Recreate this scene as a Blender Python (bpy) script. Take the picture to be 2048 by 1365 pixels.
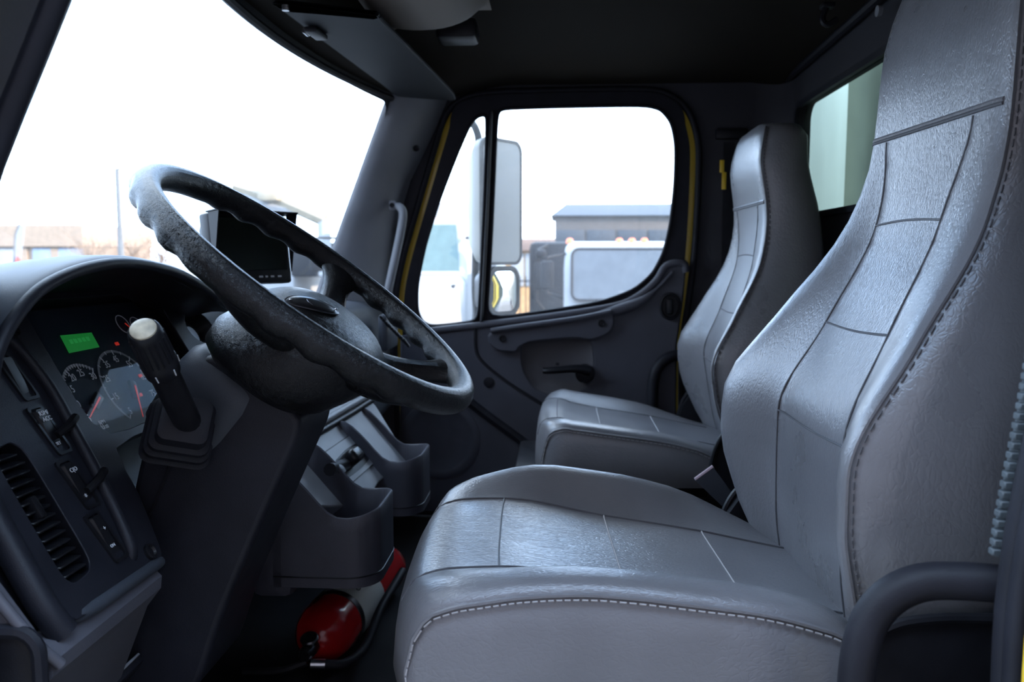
import bpy, bmesh, math, random
from mathutils import Vector, Matrix
random.seed(7)
for o in list(bpy.data.objects): bpy.data.objects.remove(o)
scene = bpy.context.scene
COL = scene.collection
# ------------------------------------------------------------------ camera
# X runs across the cab (driver door -X, passenger door +X), Y to the front, Z up (ground 0)
CAM = Vector((-1.75, 0.0, 2.0)); FPX = 1650.0
PITCH = math.atan(167.5/1650); YAW = math.atan(96/1650*math.cos(PITCH))
FW = Vector((math.cos(PITCH)*math.cos(YAW), math.cos(PITCH)*math.sin(YAW), -math.sin(PITCH)))
RT = Vector((math.sin(YAW), -math.cos(YAW), 0)); UPV = RT.cross(FW)
cd = bpy.data.cameras.new('camera'); cam = bpy.data.objects.new('camera', cd); COL.objects.link(cam)
cd.sensor_width = 36; cd.lens = FPX/2048*36; cd.clip_start = .02; cd.clip_end = 600
m3 = Matrix((RT, UPV, -FW)).transposed(); cam.matrix_world = Matrix.Translation(CAM) @ m3.to_4x4()
cd.dof.use_dof = True; cd.dof.focus_distance = 1.22; cd.dof.aperture_fstop = 5.6
scene.camera = cam
# ------------------------------------------------------------------ sky, sun, exposure
scene.view_settings.view_transform = 'Standard'; scene.view_settings.look = 'None'
scene.view_settings.gamma = 1; scene.view_settings.use_curve_mapping = False
scene.view_settings.exposure = 0.12
w = bpy.data.worlds.new('sky'); scene.world = w; w.use_nodes = True
nt = w.node_tree; N = nt.nodes; L = nt.links; bg = N['Background']
tc = N.new('ShaderNodeTexCoord'); mp = N.new('ShaderNodeMapping'); mp.inputs['Scale'].default_value = (1.3, 1.3, 2.6)
nz = N.new('ShaderNodeTexNoise'); nz.inputs['Scale'].default_value = 2.2; nz.inputs['Detail'].default_value = 6; nz.inputs['Roughness'].default_value = .55
cr = N.new('ShaderNodeValToRGB'); cr.color_ramp.elements[0].position = .40; cr.color_ramp.elements[1].position = .56
cr.color_ramp.elements[0].color = (.38, .62, 1.0, 1); cr.color_ramp.elements[1].color = (.70, .84, 1.0, 1)
L.new(tc.outputs['Generated'], mp.inputs[0]); L.new(mp.outputs[0], nz.inputs['Vector']); L.new(nz.outputs['Fac'], cr.inputs[0]); L.new(cr.outputs[0], bg.inputs['Color'])
bg.inputs['Strength'].default_value = 7.6
sd = bpy.data.lights.new('sun', 'SUN'); sd.energy = 10.0; sd.angle = .02; sd.color = (1, .80, .58)
sun = bpy.data.objects.new('sun', sd); COL.objects.link(sun)
sun.rotation_euler = Vector((-.30, -1.0, .30)).to_track_quat('Z', 'Y').to_euler()
# ------------------------------------------------------------------ helpers
def U(px, py, X=None, Y=None, Z=None):
    "the point of the plane X=, Y= or Z= that lies behind a pixel of the photograph"
    d = FW + RT*((px-1024)/FPX) - UPV*((py-682.5)/FPX)
    t = (X-CAM.x)/d.x if X is not None else (Y-CAM.y)/d.y if Y is not None else (Z-CAM.z)/d.z
    return CAM + d*t
def UP(px, py, p0, n):
    d = FW + RT*((px-1024)/FPX) - UPV*((py-682.5)/FPX)
    return CAM + d*((Vector(p0)-CAM).dot(n)/d.dot(n))
def lerp(a, b, t): return a+(b-a)*t
def interp(tab, x):
    "smooth monotone interpolation of a table"
    n = len(tab)
    if x <= tab[0][0]: return tab[0][1]
    if x >= tab[-1][0]: return tab[-1][1]
    i = 0
    while x > tab[i+1][0]: i += 1
    d = [(tab[k+1][1]-tab[k][1])/(tab[k+1][0]-tab[k][0]) for k in range(n-1)]
    def sl(k):
        if k == 0: return d[0]
        if k == n-1: return d[-1]
        return 0 if d[k-1]*d[k] <= 0 else 2*d[k-1]*d[k]/(d[k-1]+d[k])
    h = tab[i+1][0]-tab[i][0]; t = (x-tab[i][0])/h; m0, m1 = sl(i)*h, sl(i+1)*h
    return (2*t**3-3*t*t+1)*tab[i][1]+(t**3-2*t*t+t)*m0+(-2*t**3+3*t*t)*tab[i+1][1]+(t**3-t*t)*m1
def sstep(a, b, x):
    t = max(0, min(1, (x-a)/(b-a))); return t*t*(3-2*t)
def spline(pts, k=6, closed=False):
    "Catmull-Rom through the points"
    P = [Vector(p) for p in pts]; n = len(P); out = []
    rng = range(n) if closed else range(n-1)
    for i in rng:
        p1, p2 = P[i], P[(i+1) % n]
        p0 = P[i-1] if (closed or i > 0) else p1*2-p2
        p3 = P[(i+2) % n] if (closed or i+2 < n) else p2*2-p1
        for j in range(k):
            t = j/k
            out.append(.5*((2*p1)+(p2-p0)*t+(2*p0-5*p1+4*p2-p3)*t*t+(3*p1-p0-3*p2+p3)*t**3))
    if not closed: out.append(P[-1])
    return out
class MB:
    def __init__(s): s.v = []; s.f = []
    def add(s, vs, fs):
        o = len(s.v); s.v += [tuple(v) for v in vs]; s.f += [[i+o for i in f] for f in fs]; return s
    def box(s, c, d, rot=None, bev=0, seg=2):
        bm = bmesh.new(); bmesh.ops.create_cube(bm, size=1)
        for v in bm.verts: v.co = Vector((v.co.x*d[0], v.co.y*d[1], v.co.z*d[2]))
        if bev: bmesh.ops.bevel(bm, geom=bm.edges[:]+bm.verts[:], offset=bev, segments=seg, affect='EDGES', profile=.5)
        bm.verts.index_update()
        R = rot.to_3x3() if rot else Matrix.Identity(3)
        s.add([R @ v.co + Vector(c) for v in bm.verts], [[v.index for v in f.verts] for f in bm.faces]); bm.free(); return s
    def loft(s, rings, closed=True, caps=True, cyc=False):
        n = len(rings[0]); vs = [p for r in rings for p in r]; fs = []
        m = len(rings)
        for i in range(m if cyc else m-1):
            a = i*n; b = ((i+1) % m)*n
            for j in range(n if closed else n-1):
                k = (j+1) % n; fs.append([a+j, a+k, b+k, b+j])
        if caps and closed and not cyc:
            fs.append(list(range(n))[::-1]); fs.append([(m-1)*n+j for j in range(n)])
        return s.add(vs, fs)
    def tube(s, pts, r, n=10, caps=True, closed=False, flat=1.0, up=None):
        P = [Vector(p) for p in pts]; m = len(P)
        rr = r if isinstance(r, (list, tuple)) else [r]*m
        rings = []; nrm = None
        for i in range(m):
            a = P[i-1] if (i > 0 or closed) else P[0]; b = P[(i+1) % m] if (i < m-1 or closed) else P[-1]
            t = (b-a).normalized()
            if nrm is None:
                ref = Vector(up) if up else (Vector((0, 0, 1)) if abs(t.z) < .9 else Vector((0, 1, 0)))
                nrm = (ref-t*ref.dot(t)).normalized()
            else: nrm = (nrm-t*nrm.dot(t)).normalized()
            bn = t.cross(nrm)
            rings.append([P[i]+(nrm*math.cos(2*math.pi*k/n)*flat+bn*math.sin(2*math.pi*k/n))*rr[i] for k in range(n)])
        return s.loft(rings, True, caps, closed)
    def lathe(s, prof, o, ax, n=24, up=None):
        ax = Vector(ax).normalized(); ref = Vector(up) if up else (Vector((0, 0, 1)) if abs(ax.z) < .9 else Vector((1, 0, 0)))
        e1 = (ref-ax*ref.dot(ax)).normalized(); e2 = ax.cross(e1); o = Vector(o)
        return s.loft([[o+ax*h+(e1*math.cos(2*math.pi*k/n)+e2*math.sin(2*math.pi*k/n))*max(r, 1e-5) for k in range(n)] for h, r in prof])
    def prism(s, poly, vec):
        vec = Vector(vec); n = len(poly); A = [Vector(p) for p in poly]
        s.add(A+[p+vec for p in A], [list(range(n))[::-1], [n+i for i in range(n)]]+[[i, (i+1) % n, n+(i+1) % n, n+i] for i in range(n)]); return s
    def ringplate(s, outer, inner, vec):
        "plate with a hole: two loops of equal count, extruded"
        vec = Vector(vec); n = len(outer)
        o = [Vector(p) for p in outer]; i_ = [Vector(p) for p in inner]
        vs = o+i_+[p+vec for p in o]+[p+vec for p in i_]; fs = []
        for k in range(n):
            j = (k+1) % n
            fs += [[k, j, n+j, n+k], [2*n+k, 3*n+k, 3*n+j, 2*n+j], [k, 2*n+k, 2*n+j, j], [n+k, n+j, 3*n+j, 3*n+k]]
        return s.add(vs, fs)
    def plate(s, outer, holes, vec):
        "flat plate with holes, extruded by vec"
        vec = Vector(vec); bm = bmesh.new(); loops = [outer]+list(holes)
        for lp in loops:
            vs = [bm.verts.new(p) for p in lp]
            for i in range(len(vs)): bm.edges.new((vs[i], vs[(i+1) % len(vs)]))
        bmesh.ops.triangle_fill(bm, edges=bm.edges[:], use_beauty=True, use_dissolve=False)
        bm.verts.index_update(); n = len(bm.verts); V = [v.co.copy() for v in bm.verts]; F = [[v.index for v in f.verts] for f in bm.faces]; bm.free()
        fs = F+[[i+n for i in f] for f in F]; o = 0
        for lp in loops:
            m = len(lp); fs += [[o+i, o+(i+1) % m, n+o+(i+1) % m, n+o+i] for i in range(m)]; o += m
        return s.add(V+[p+vec for p in V], fs)
    def mesh(s, name, ang=40):
        me = bpy.data.meshes.new(name); me.from_pydata(s.v, [], s.f); me.validate()
        bm = bmesh.new(); bm.from_mesh(me); bmesh.ops.recalc_face_normals(bm, faces=bm.faces[:]); bm.to_mesh(me); bm.free()
        me.polygons.foreach_set('use_smooth', [True]*len(me.polygons)); me.set_sharp_from_angle(angle=math.radians(ang)); return me
    def build(s, name, mat, parent=None, ang=40, **kw):
        return link(name, s.mesh(name, ang), mat, parent, **kw)
def link(name, me, mat, parent=None, label=None, cat=None, group=None, kind=None, loc=None):
    o = bpy.data.objects.new(name, me); COL.objects.link(o)
    if mat is not None and me is not None and not me.materials: me.materials.append(mat)
    if loc: o.location = loc
    if parent:
        o.parent = parent; o.matrix_parent_inverse = Matrix.Translation(-parent.location)
    if label: o['label'] = label
    if cat: o['category'] = cat
    if group: o['group'] = group
    if kind: o['kind'] = kind
    return o
def thing(name, loc, label, cat, group=None, kind=None):
    o = bpy.data.objects.new(name, None); COL.objects.link(o); o.location = loc; o.empty_display_size = .05
    o['label'] = label; o['category'] = cat
    if group: o['group'] = group
    if kind: o['kind'] = kind
    return o
def struct(name, mb, mat, label, cat, ang=40): return mb.build(name, mat, None, ang, label=label, cat=cat, kind='structure')
def subsurf(o, n=1):
    md = o.modifiers.new('s', 'SUBSURF'); md.levels = n; md.render_levels = n; return o
def rrect(c, ex, ey, hw, hh, r, n=5):
    "rounded rectangle loop in the plane ex, ey"
    c = Vector(c); ex = Vector(ex); ey = Vector(ey); out = []
    for sx, sy, a0 in ((1, 1, 0), (-1, 1, 90), (-1, -1, 180), (1, -1, 270)):
        for k in range(n+1):
            a = math.radians(a0+90*k/n)
            out.append(c+ex*(sx*(hw-r)+r*math.cos(a))+ey*(sy*(hh-r)+r*math.sin(a)))
    return out
def offset2(loop, d, ia=1, ib=2):
    "offset a closed planar loop outward in the axes ia, ib"
    n = len(loop); A = sum(loop[i][ia]*loop[(i+1) % n][ib]-loop[(i+1) % n][ia]*loop[i][ib] for i in range(n)); sg = 1 if A > 0 else -1
    out = []
    for i in range(n):
        p, q, r = Vector(loop[i-1]), Vector(loop[i]), Vector(loop[(i+1) % n])
        def nr(u, v):
            a, b = v[ia]-u[ia], v[ib]-u[ib]; l = math.hypot(a, b) or 1; return (b/l*sg, -a/l*sg)
        n1, n2 = nr(p, q), nr(q, r); mx, my = n1[0]+n2[0], n1[1]+n2[1]; l2 = max(.5, (mx*mx+my*my)/2)
        v = Vector(q); v[ia] += mx/l2*d; v[ib] += my/l2*d; out.append(v)
    return out
def text_mesh(s, size, origin, ex, ey, mat, parent, name='lettering', align='CENTER', depth=.0003, xs=1.0):
    cu = bpy.data.curves.new('t', 'FONT'); cu.body = s; cu.size = size; cu.align_x = align; cu.align_y = 'CENTER'; cu.extrude = depth; cu.resolution_u = 3
    ob = bpy.data.objects.new('t', cu); COL.objects.link(ob); dg = bpy.context.evaluated_depsgraph_get()
    me = bpy.data.meshes.new_from_object(ob.evaluated_get(dg)); bpy.data.objects.remove(ob)
    ex = Vector(ex).normalized(); ey = Vector(ey); ey = (ey-ex*ey.dot(ex)).normalized(); ez = ex.cross(ey)
    for v in me.vertices:
        v.co = Vector(origin)+ex*v.co.x*xs+ey*v.co.y+ez*v.co.z
    me.materials.clear()
    return link(name, me, mat, parent)
def join_meshes(objs, name):
    "merge meshes (world-space data) into one object"
    bm = bmesh.new()
    for o in objs: bm.from_mesh(o.data)
    me = bpy.data.meshes.new(name); bm.to_mesh(me); bm.free()
    for m in objs[0].data.materials: me.materials.append(m)
    par = objs[0].parent
    for o in objs: bpy.data.objects.remove(o)
    return link(name, me, None, par)
# ------------------------------------------------------------------ materials
def srgb(r, g, b): return tuple(((c/255)/12.92 if c <= 10.3 else ((c/255+.055)/1.055)**2.4) for c in (r, g, b))
MATS = {}
def mat(name, col, rough=.5, metal=0, var=.12, vs=6, bump=0, bs=200, stretch=(1, 1, 1), kind='noise', spec=.5, coat=0, rv=.06):
    m = bpy.data.materials.new(name); m.use_nodes = True; nt = m.node_tree; N, L = nt.nodes, nt.links; b = N['Principled BSDF']
    b.inputs['Metallic'].default_value = metal; b.inputs['Specular IOR Level'].default_value = spec
    if coat: b.inputs['Coat Weight'].default_value = coat; b.inputs['Coat Roughness'].default_value = .08
    tc = N.new('ShaderNodeTexCoord'); nz = N.new('ShaderNodeTexNoise'); nz.inputs['Scale'].default_value = vs; nz.inputs['Detail'].default_value = 5
    L.new(tc.outputs['Object'], nz.inputs['Vector'])
    cr = N.new('ShaderNodeValToRGB'); cr.color_ramp.elements[0].position = .3; cr.color_ramp.elements[1].position = .7
    cr.color_ramp.elements[0].color = tuple(c*(1-var) for c in col)+(1,); cr.color_ramp.elements[1].color = tuple(min(1, c*(1+var)) for c in col)+(1,)
    L.new(nz.outputs['Fac'], cr.inputs[0]); L.new(cr.outputs[0], b.inputs['Base Color'])
    mr = N.new('ShaderNodeMapRange'); mr.inputs['To Min'].default_value = max(.02, rough-rv); mr.inputs['To Max'].default_value = min(1, rough+rv)
    L.new(nz.outputs['Fac'], mr.inputs['Value']); L.new(mr.outputs[0], b.inputs['Roughness'])
    if bump:
        mp = N.new('ShaderNodeMapping'); mp.inputs['Scale'].default_value = stretch; L.new(tc.outputs['Object'], mp.inputs[0])
        bp = N.new('ShaderNodeBump'); bp.inputs['Strength'].default_value = bump; bp.inputs['Distance'].default_value = .005 if kind == 'leather' else .0015
        if kind == 'leather':
            n1 = N.new('ShaderNodeTexNoise'); n1.inputs['Scale'].default_value = bs*.35; n1.inputs['Detail'].default_value = 3; n1.inputs['Distortion'].default_value = 1.2
            n2 = N.new('ShaderNodeTexVoronoi'); n2.feature = 'DISTANCE_TO_EDGE'; n2.inputs['Scale'].default_value = bs
            n3 = N.new('ShaderNodeTexNoise'); n3.inputs['Scale'].default_value = 9; n3.inputs['Detail'].default_value = 3
            dm = N.new('ShaderNodeVectorMath'); dm.operation = 'MULTIPLY_ADD'; dm.inputs[1].default_value = (.02,)*3
            L.new(n1.outputs['Color'], dm.inputs[0]); L.new(mp.outputs[0], dm.inputs[2]); L.new(dm.outputs[0], n2.inputs['Vector'])
            L.new(mp.outputs[0], n1.inputs['Vector']); L.new(tc.outputs['Object'], n3.inputs['Vector'])
            mn = N.new('ShaderNodeMath'); mn.operation = 'MINIMUM'; mn.inputs[1].default_value = .22; L.new(n2.outputs['Distance'], mn.inputs[0])
            k3 = N.new('ShaderNodeMath'); k3.operation = 'MULTIPLY'; k3.inputs[1].default_value = 2.2; L.new(n3.outputs['Fac'], k3.inputs[0])
            ml = N.new('ShaderNodeMath'); ml.operation = 'MULTIPLY_ADD'; L.new(mn.outputs[0], ml.inputs[0]); L.new(k3.outputs[0], ml.inputs[1])
            hf = N.new('ShaderNodeMath'); hf.operation = 'MULTIPLY'; hf.inputs[1].default_value = .45; L.new(n1.outputs['Fac'], hf.inputs[0])
            L.new(hf.outputs[0], ml.inputs[2]); L.new(ml.outputs[0], bp.inputs['Height'])
        else:
            n1 = N.new('ShaderNodeTexNoise'); n1.inputs['Scale'].default_value = bs; n1.inputs['Detail'].default_value = 3
            L.new(mp.outputs[0], n1.inputs['Vector']); L.new(n1.outputs['Fac'], bp.inputs['Height'])
        L.new(bp.outputs[0], b.inputs['Normal'])
    MATS[name] = m; return m
def emit(name, col, s=1.0):
    m = bpy.data.materials.new(name); m.use_nodes = True; b = m.node_tree.nodes['Principled BSDF']
    b.inputs['Base Color'].default_value = tuple(c*.3 for c in col)+(1,); b.inputs['Emission Color'].default_value = tuple(col)+(1,); b.inputs['Emission Strength'].default_value = s; return m
def glass(name, dust=.05, tint=(1, 1, 1), speck=.1, refl=.03):
    m = bpy.data.materials.new(name); m.use_nodes = True; nt = m.node_tree; N, L = nt.nodes, nt.links; N.remove(N['Principled BSDF']); out = N['Material Output']
    tr = N.new('ShaderNodeBsdfTransparent'); tr.inputs[0].default_value = tuple(tint)+(1,)
    gl = N.new('ShaderNodeBsdfGlossy'); gl.inputs['Roughness'].default_value = .02
    lw = N.new('ShaderNodeLayerWeight'); lw.inputs[0].default_value = .5; pw = N.new('ShaderNodeMath'); pw.operation = 'POWER'; pw.inputs[1].default_value = 4; L.new(lw.outputs['Facing'], pw.inputs[0])
    fr = N.new('ShaderNodeMath'); fr.operation = 'MULTIPLY_ADD'; fr.inputs[1].default_value = .35 if refl > .01 else .06; fr.inputs[2].default_value = refl; L.new(pw.outputs[0], fr.inputs[0])
    mx = N.new('ShaderNodeMixShader'); L.new(fr.outputs[0], mx.inputs[0]); L.new(tr.outputs[0], mx.inputs[1]); L.new(gl.outputs[0], mx.inputs[2])
    tl = N.new('ShaderNodeBsdfTranslucent'); tl.inputs[0].default_value = (.85, .85, .85, 1)
    tc = N.new('ShaderNodeTexCoord'); nz = N.new('ShaderNodeTexNoise'); nz.inputs['Scale'].default_value = 4; nz.inputs['Detail'].default_value = 6
    vo = N.new('ShaderNodeTexVoronoi'); vo.inputs['Scale'].default_value = 130; L.new(tc.outputs['Object'], nz.inputs['Vector']); L.new(tc.outputs['Object'], vo.inputs['Vector'])
    st = N.new('ShaderNodeMapRange'); st.inputs['From Min'].default_value = .02; st.inputs['From Max'].default_value = .26; st.inputs['To Min'].default_value = speck; st.inputs['To Max'].default_value = 0
    L.new(vo.outputs['Distance'], st.inputs['Value'])
    m2 = N.new('ShaderNodeMapRange'); m2.inputs['From Min'].default_value = .3; m2.inputs['From Max'].default_value = .75; m2.inputs['To Min'].default_value = dust*.5; m2.inputs['To Max'].default_value = dust*1.5
    L.new(nz.outputs['Fac'], m2.inputs['Value'])
    mul = N.new('ShaderNodeMath'); mul.operation = 'MULTIPLY'; L.new(st.outputs[0], mul.inputs[0]); L.new(nz.outputs['Fac'], mul.inputs[1])
    ad = N.new('ShaderNodeMath'); ad.operation = 'ADD'; L.new(mul.outputs[0], ad.inputs[0]); L.new(m2.outputs[0], ad.inputs[1])
    mx2 = N.new('ShaderNodeMixShader'); L.new(ad.outputs[0], mx2.inputs[0]); L.new(mx.outputs[0], mx2.inputs[1]); L.new(tl.outputs[0], mx2.inputs[2]); L.new(mx2.outputs[0], out.inputs['Surface']); return m
M_LEATHER = mat('grey_vinyl', (.160, .155, .163), .29, var=.10, vs=9, bump=.17, bs=125, stretch=(2.2, 1, .62), kind='leather', spec=.8)
M_LEATHER_C = mat('grey_vinyl_cushion', (.160, .155, .163), .31, var=.10, vs=9, bump=.18, bs=125, stretch=(2.0, .65, 1), kind='leather', spec=.8)
M_SEAM = mat('seam_thread', (.09, .088, .095), .6, var=.1)
M_THREAD = mat('stitch_thread', (.38, .36, .36), .7, var=.1)
M_DASH = mat('dash_plastic', (.014, .0145, .020), .42, var=.15, vs=20, bump=.25, bs=900, spec=.25)
M_DASHTOP = mat('dash_top_plastic', (.040, .045, .056), .50, var=.12, vs=12, bump=.25, bs=900, spec=.35)
M_GREY = mat('grey_trim_plastic', (.24, .245, .265), .55, var=.08, vs=10, bump=.3, bs=1100, spec=.3)
M_KNEE = mat('knee_plastic', (.085, .083, .098), .5, var=.08, vs=10, bump=.3, bs=1100)
M_DOOR = mat('door_trim_plastic', (.062, .062, .076), .50, var=.10, vs=8, bump=.3, bs=1100, spec=.3)
M_DOORB = mat('door_recess_plastic', (.080, .074, .080), .5, var=.10, vs=8, bump=.3, bs=1100, spec=.3)
M_BLACK = mat('black_plastic', (.012, .012, .015), .38, var=.2, vs=30, bump=.2, bs=900, spec=.25)
M_SWITCH = mat('switch_black', (.010, .010, .012), .3, var=.2, vs=30, spec=.3)
M_RUBBER = mat('black_rubber', (.013, .013, .018), .55, var=.2, vs=20, bump=.2, bs=500, spec=.25)
M_RIB = mat('seal_ribbed_rubber', (.075, .09, .10), .6, var=.2, vs=20)
M_WHEEL = mat('wheel_leather', (.007, .007, .008), .30, var=.2, vs=14, bump=.35, bs=330, kind='leather', stretch=(1, 1, 1), spec=.32)
M_HEAD = mat('headliner', (.024, .020, .016), .85, var=.06, vs=14, bump=.3, bs=700, spec=.05)
M_VISOR = mat('visor_vinyl', (.018, .019, .022), .55, var=.1, bump=.3, bs=700, spec=.15)
M_BIN = mat('overhead_bin_plastic', (.27, .225, .19), .7, var=.06, bump=.3, bs=900)
M_YEL = mat('yellow_paint', (.80, .52, .04), .3, var=.05, coat=.5)
M_FLOOR = mat('rubber_floor', (.012, .012, .014), .7, var=.3, vs=15, bump=.4, bs=300, spec=.15)
M_WALL = mat('cab_wall_trim', (.050, .049, .056), .7, var=.08, bump=.3, bs=800, spec=.15)
M_STEEL = mat('steel', (.55, .55, .57), .28, 1, var=.08)
M_DSTEEL = mat('dark_steel', (.10, .10, .11), .35, 1, var=.2)
M_WHITE = mat('white_marking', (.62, .64, .68), .6, var=.03)
M_RED = mat('extinguisher_red', (.42, .008, .010), .22, var=.06, coat=.4)
M_REDN = emit('needle_red', (1, .06, .04), .22)
M_CREAM = mat('cream_worn_plastic', (.62, .56, .42), .45, var=.35, vs=60)
G_WIND = glass('windshield_glass', .02, speck=.02); G_DOOR = glass('door_glass', .028, speck=.16); G_REAR = glass('rear_glass', .022, speck=.03, refl=.009, tint=(.86, .92, .86))
# ------------------------------------------------------------------ cab shell
mb = MB(); mb.box((0, .12, 1.10), (2.0, 1.70, .04)); floor = struct('floor', mb, M_FLOOR, 'black rubber cab floor under the seats and dashboard', 'floor')
def floor_ribs(x0, x1, y0, y1, n):
    for k in range(n):
        y = lerp(y0, y1, k/(n-1)); MB().box(((x0+x1)/2, y, 1.124), (x1-x0, .008, .010), bev=.003).build('mat_rib', M_FLOOR, floor)
floor_ribs(-.62, -.40, .56, .80, 16)
# roof lining
def wyedge(z): return .52+(2.46-z)*.39
def wscurve(x, z): return wyedge(z)+.125*(1-min(1, (x/.84)**2))-.035*max(0, (abs(x)-.55)/.3)**2*0
def ceilz(x, y):
    c = 2.552+.055*(1-abs(x/1.0)**3)
    yf = wscurve(x, 2.485)
    t = sstep(yf-.36, yf-.01, y); c = lerp(c, 2.492+.012*(1-abs(x)), t)
    return c-.02*sstep(-.60, -.72, y)
rows = []
for i in range(33):
    x = -1.02+2.04*i/32; yf = wscurve(x, 2.485)
    rows.append([Vector((x, lerp(-.73, yf, j/30), ceilz(x, lerp(-.73, yf, j/30)))) for j in range(31)])
mb = MB(); mb.loft(rows, closed=False); mb.loft([[p+Vector((0, 0, .05)) for p in r] for r in rows], closed=False)
ceiling = struct('ceiling', mb, M_HEAD, 'dark brown-grey fabric roof lining above both seats', 'ceiling', 60)
MB().box((0, -.10, 2.70), (2.1, 1.5, .02)).build('roof_skin', M_YEL, ceiling)
for px, py in ((1958/1, 8), (1776, 24)):
    pass
MB().lathe([(-.012, .004), (-.010, .010), (0, .012)], U(1765, 22, Y=-.69)+Vector((0, .012, 0)), (0, 1, 0), 12).build('trim_clip', M_GREY, ceiling)
cl = thing('coat_hook', U(1660, 8, Z=2.55), 'small black coat hook under the rear roof lining', 'hook')
p = U(1655, 10, Z=2.575)
MB().tube(spline([p+Vector((0, 0, .0)), p+Vector((.0, .01, -.03)), p+Vector((-.005, .0, -.045)), p+Vector((-.01, -.02, -.035))], 5), .007, 8).build('hook', M_BLACK, cl)
MB().box(p+Vector((0, 0, -.002)), (.03, .03, .012), bev=.004).build('hook_plate', M_BLACK, cl)
# rear wall with its window
HOLE = rrect((0, -.72, 2.287), (1, 0, 0), (0, 0, 1), .865, .172, .05, 6)
mb = MB().plate([(-1.03, -.72, 1.08), (1.03, -.72, 1.08), (1.03, -.72, 2.60), (-1.03, -.72, 2.60)], [HOLE], (0, -.04, 0))
wb_ = struct('wall_back', mb, M_WALL, 'dark trim wall behind the seats around the rear window', 'wall')
win2 = struct('window_2', MB().ringplate(offset2(HOLE, .004, 0, 2), offset2(HOLE, -.012, 0, 2), (0, .012, 0)), M_RUBBER, 'rear cab window looking onto the pale truck body', 'window')
MB().prism([p+Vector((0, -.02, 0)) for p in HOLE], (0, -.005, 0)).build('pane', G_REAR, win2)
MB().tube([(-.99, -.705, 2.553), (0, -.70, 2.575), (.99, -.705, 2.553)], .012, 8).build('trim_seam', M_RUBBER, wb_)
# ---- side walls with door openings (outline traced on the passenger side, mirrored for the driver side)
OPEN_PX = [(797, 1000), (797, 890), (790, 700), (792, 600), (806, 520), (840, 400), (872, 290), (888, 240), (910, 208), (945, 192), (1000, 185), (1150, 181), (1290, 180), (1340, 192), (1375, 222), (1393, 270), (1397, 330), (1390, 480), (1378, 590), (1364, 690), (1362, 790), (1362, 1000)]
OPEN = [U(a, b, X=.985) for a, b in OPEN_PX]
OPEN = [Vector((.985, p.y, p.z)) for p in OPEN]
OPEN[0].z = 1.13; OPEN[-1].z = 1.13
OPEN = spline(OPEN, 4)
OPENL = [Vector((-p.x, p.y+(.045*(1-sstep(2.0, 2.35, p.z)) if p.y > .2 else -.012 if p.y < -.2 else 0), p.z)) for p in OPEN]
WOUT = [(.985, 1.0, 1.06), (.985, 1.0, 1.62), (.985, .79, 1.76), (.985, .575, 2.30), (.985, .50, 2.50), (.985, .48, 2.60), (.985, -.76, 2.60), (.985, -.76, 1.06)]
wr = struct('wall_right', MB().plate(WOUT, [OPEN], (.03, 0, 0)), M_WALL, 'dark side wall and pillar trim around the passenger door', 'wall')
wl = struct('wall_left', MB().plate([(-p[0], p[1], p[2]) for p in WOUT], [OPENL], (-.03, 0, 0)), M_RUBBER, 'side wall and pillar around the open driver doorway', 'wall')
MB().tube([p+Vector((-.006, 0, 0)) for p in OPEN], .011, 10).build('door_seal', M_RUBBER, wr)
# rounded rear corner post of the cab
MB().loft([[Vector((.985-.10*(1-math.sin(a)), -.72+.10*(1-math.cos(a)), z)) for a in [math.pi/2*k/8 for k in range(9)]] for z in (1.12, 1.8, 2.56)], closed=False).build('corner_trim', M_WALL, wr)
# driver doorway edge: ribbed seal, bulb seal and yellow outer skin
OL = OPENL
rear = [p for p in OL if p.y < -.2 and p.z < 2.50]
rear = sorted(rear, key=lambda p: p.z)
def resample(pts, step):
    out = [pts[0].copy()]; acc = 0
    for a, b in zip(pts, pts[1:]):
        l = (b-a).length; t = step-acc
        while t <= l: out.append(a+(b-a)*(t/l)); t += step
        acc = (acc+l) % step
    return out
rs = resample(rear, .0095)
MB().tube([p+Vector((-.012, .000, 0)) for p in OL], .013, 10).build('door_seal', M_RUBBER, wl)
MB().tube([p+Vector((-.034, .004, 0)) for p in rear], .011, 10).build('bulb_seal', M_RUBBER, wl)
mb = MB(); mb.tube([p+Vector((.036, -.016+.014*sstep(1.95, 2.15, p.z), 0)) for p in rear if p.z > 1.70], .012, 8)
for p in rs:
    if p.z > 1.715: mb.box(p+Vector((.028, -.006+.014*sstep(1.95, 2.15, p.z), 0)), (.010, .016, .0070), bev=.0012, seg=1)
mb.build('ribbed_seal', M_RIB, wl)
YO = [(-1.05, 1.0, 1.0), (-1.05, 1.0, 1.62), (-1.05, .79, 1.76), (-1.05, .575, 2.30), (-1.05, .50, 2.50), (-1.05, .48, 2.64), (-1.05, -.80, 2.64), (-1.05, -.80, 1.0)]
MB().plate(YO, [[Vector((-1.05, lerp(a.y, b.y, sstep(1.70, 1.86, a.z)) if a.y < 0 else b.y, b.z)) for a, b in zip(offset2(OL, -.016), offset2(OL, .024))]], (-.02, 0, 0)).build('outer_skin', M_YEL, wl)
MB().plate([(1.03+.02, p[1], p[2]) for p in YO], [[Vector((1.05, p.y, p.z)) for p in offset2(OPEN, .01)]], (.02, 0, 0)).build('outer_skin', M_YEL, wr)
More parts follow.
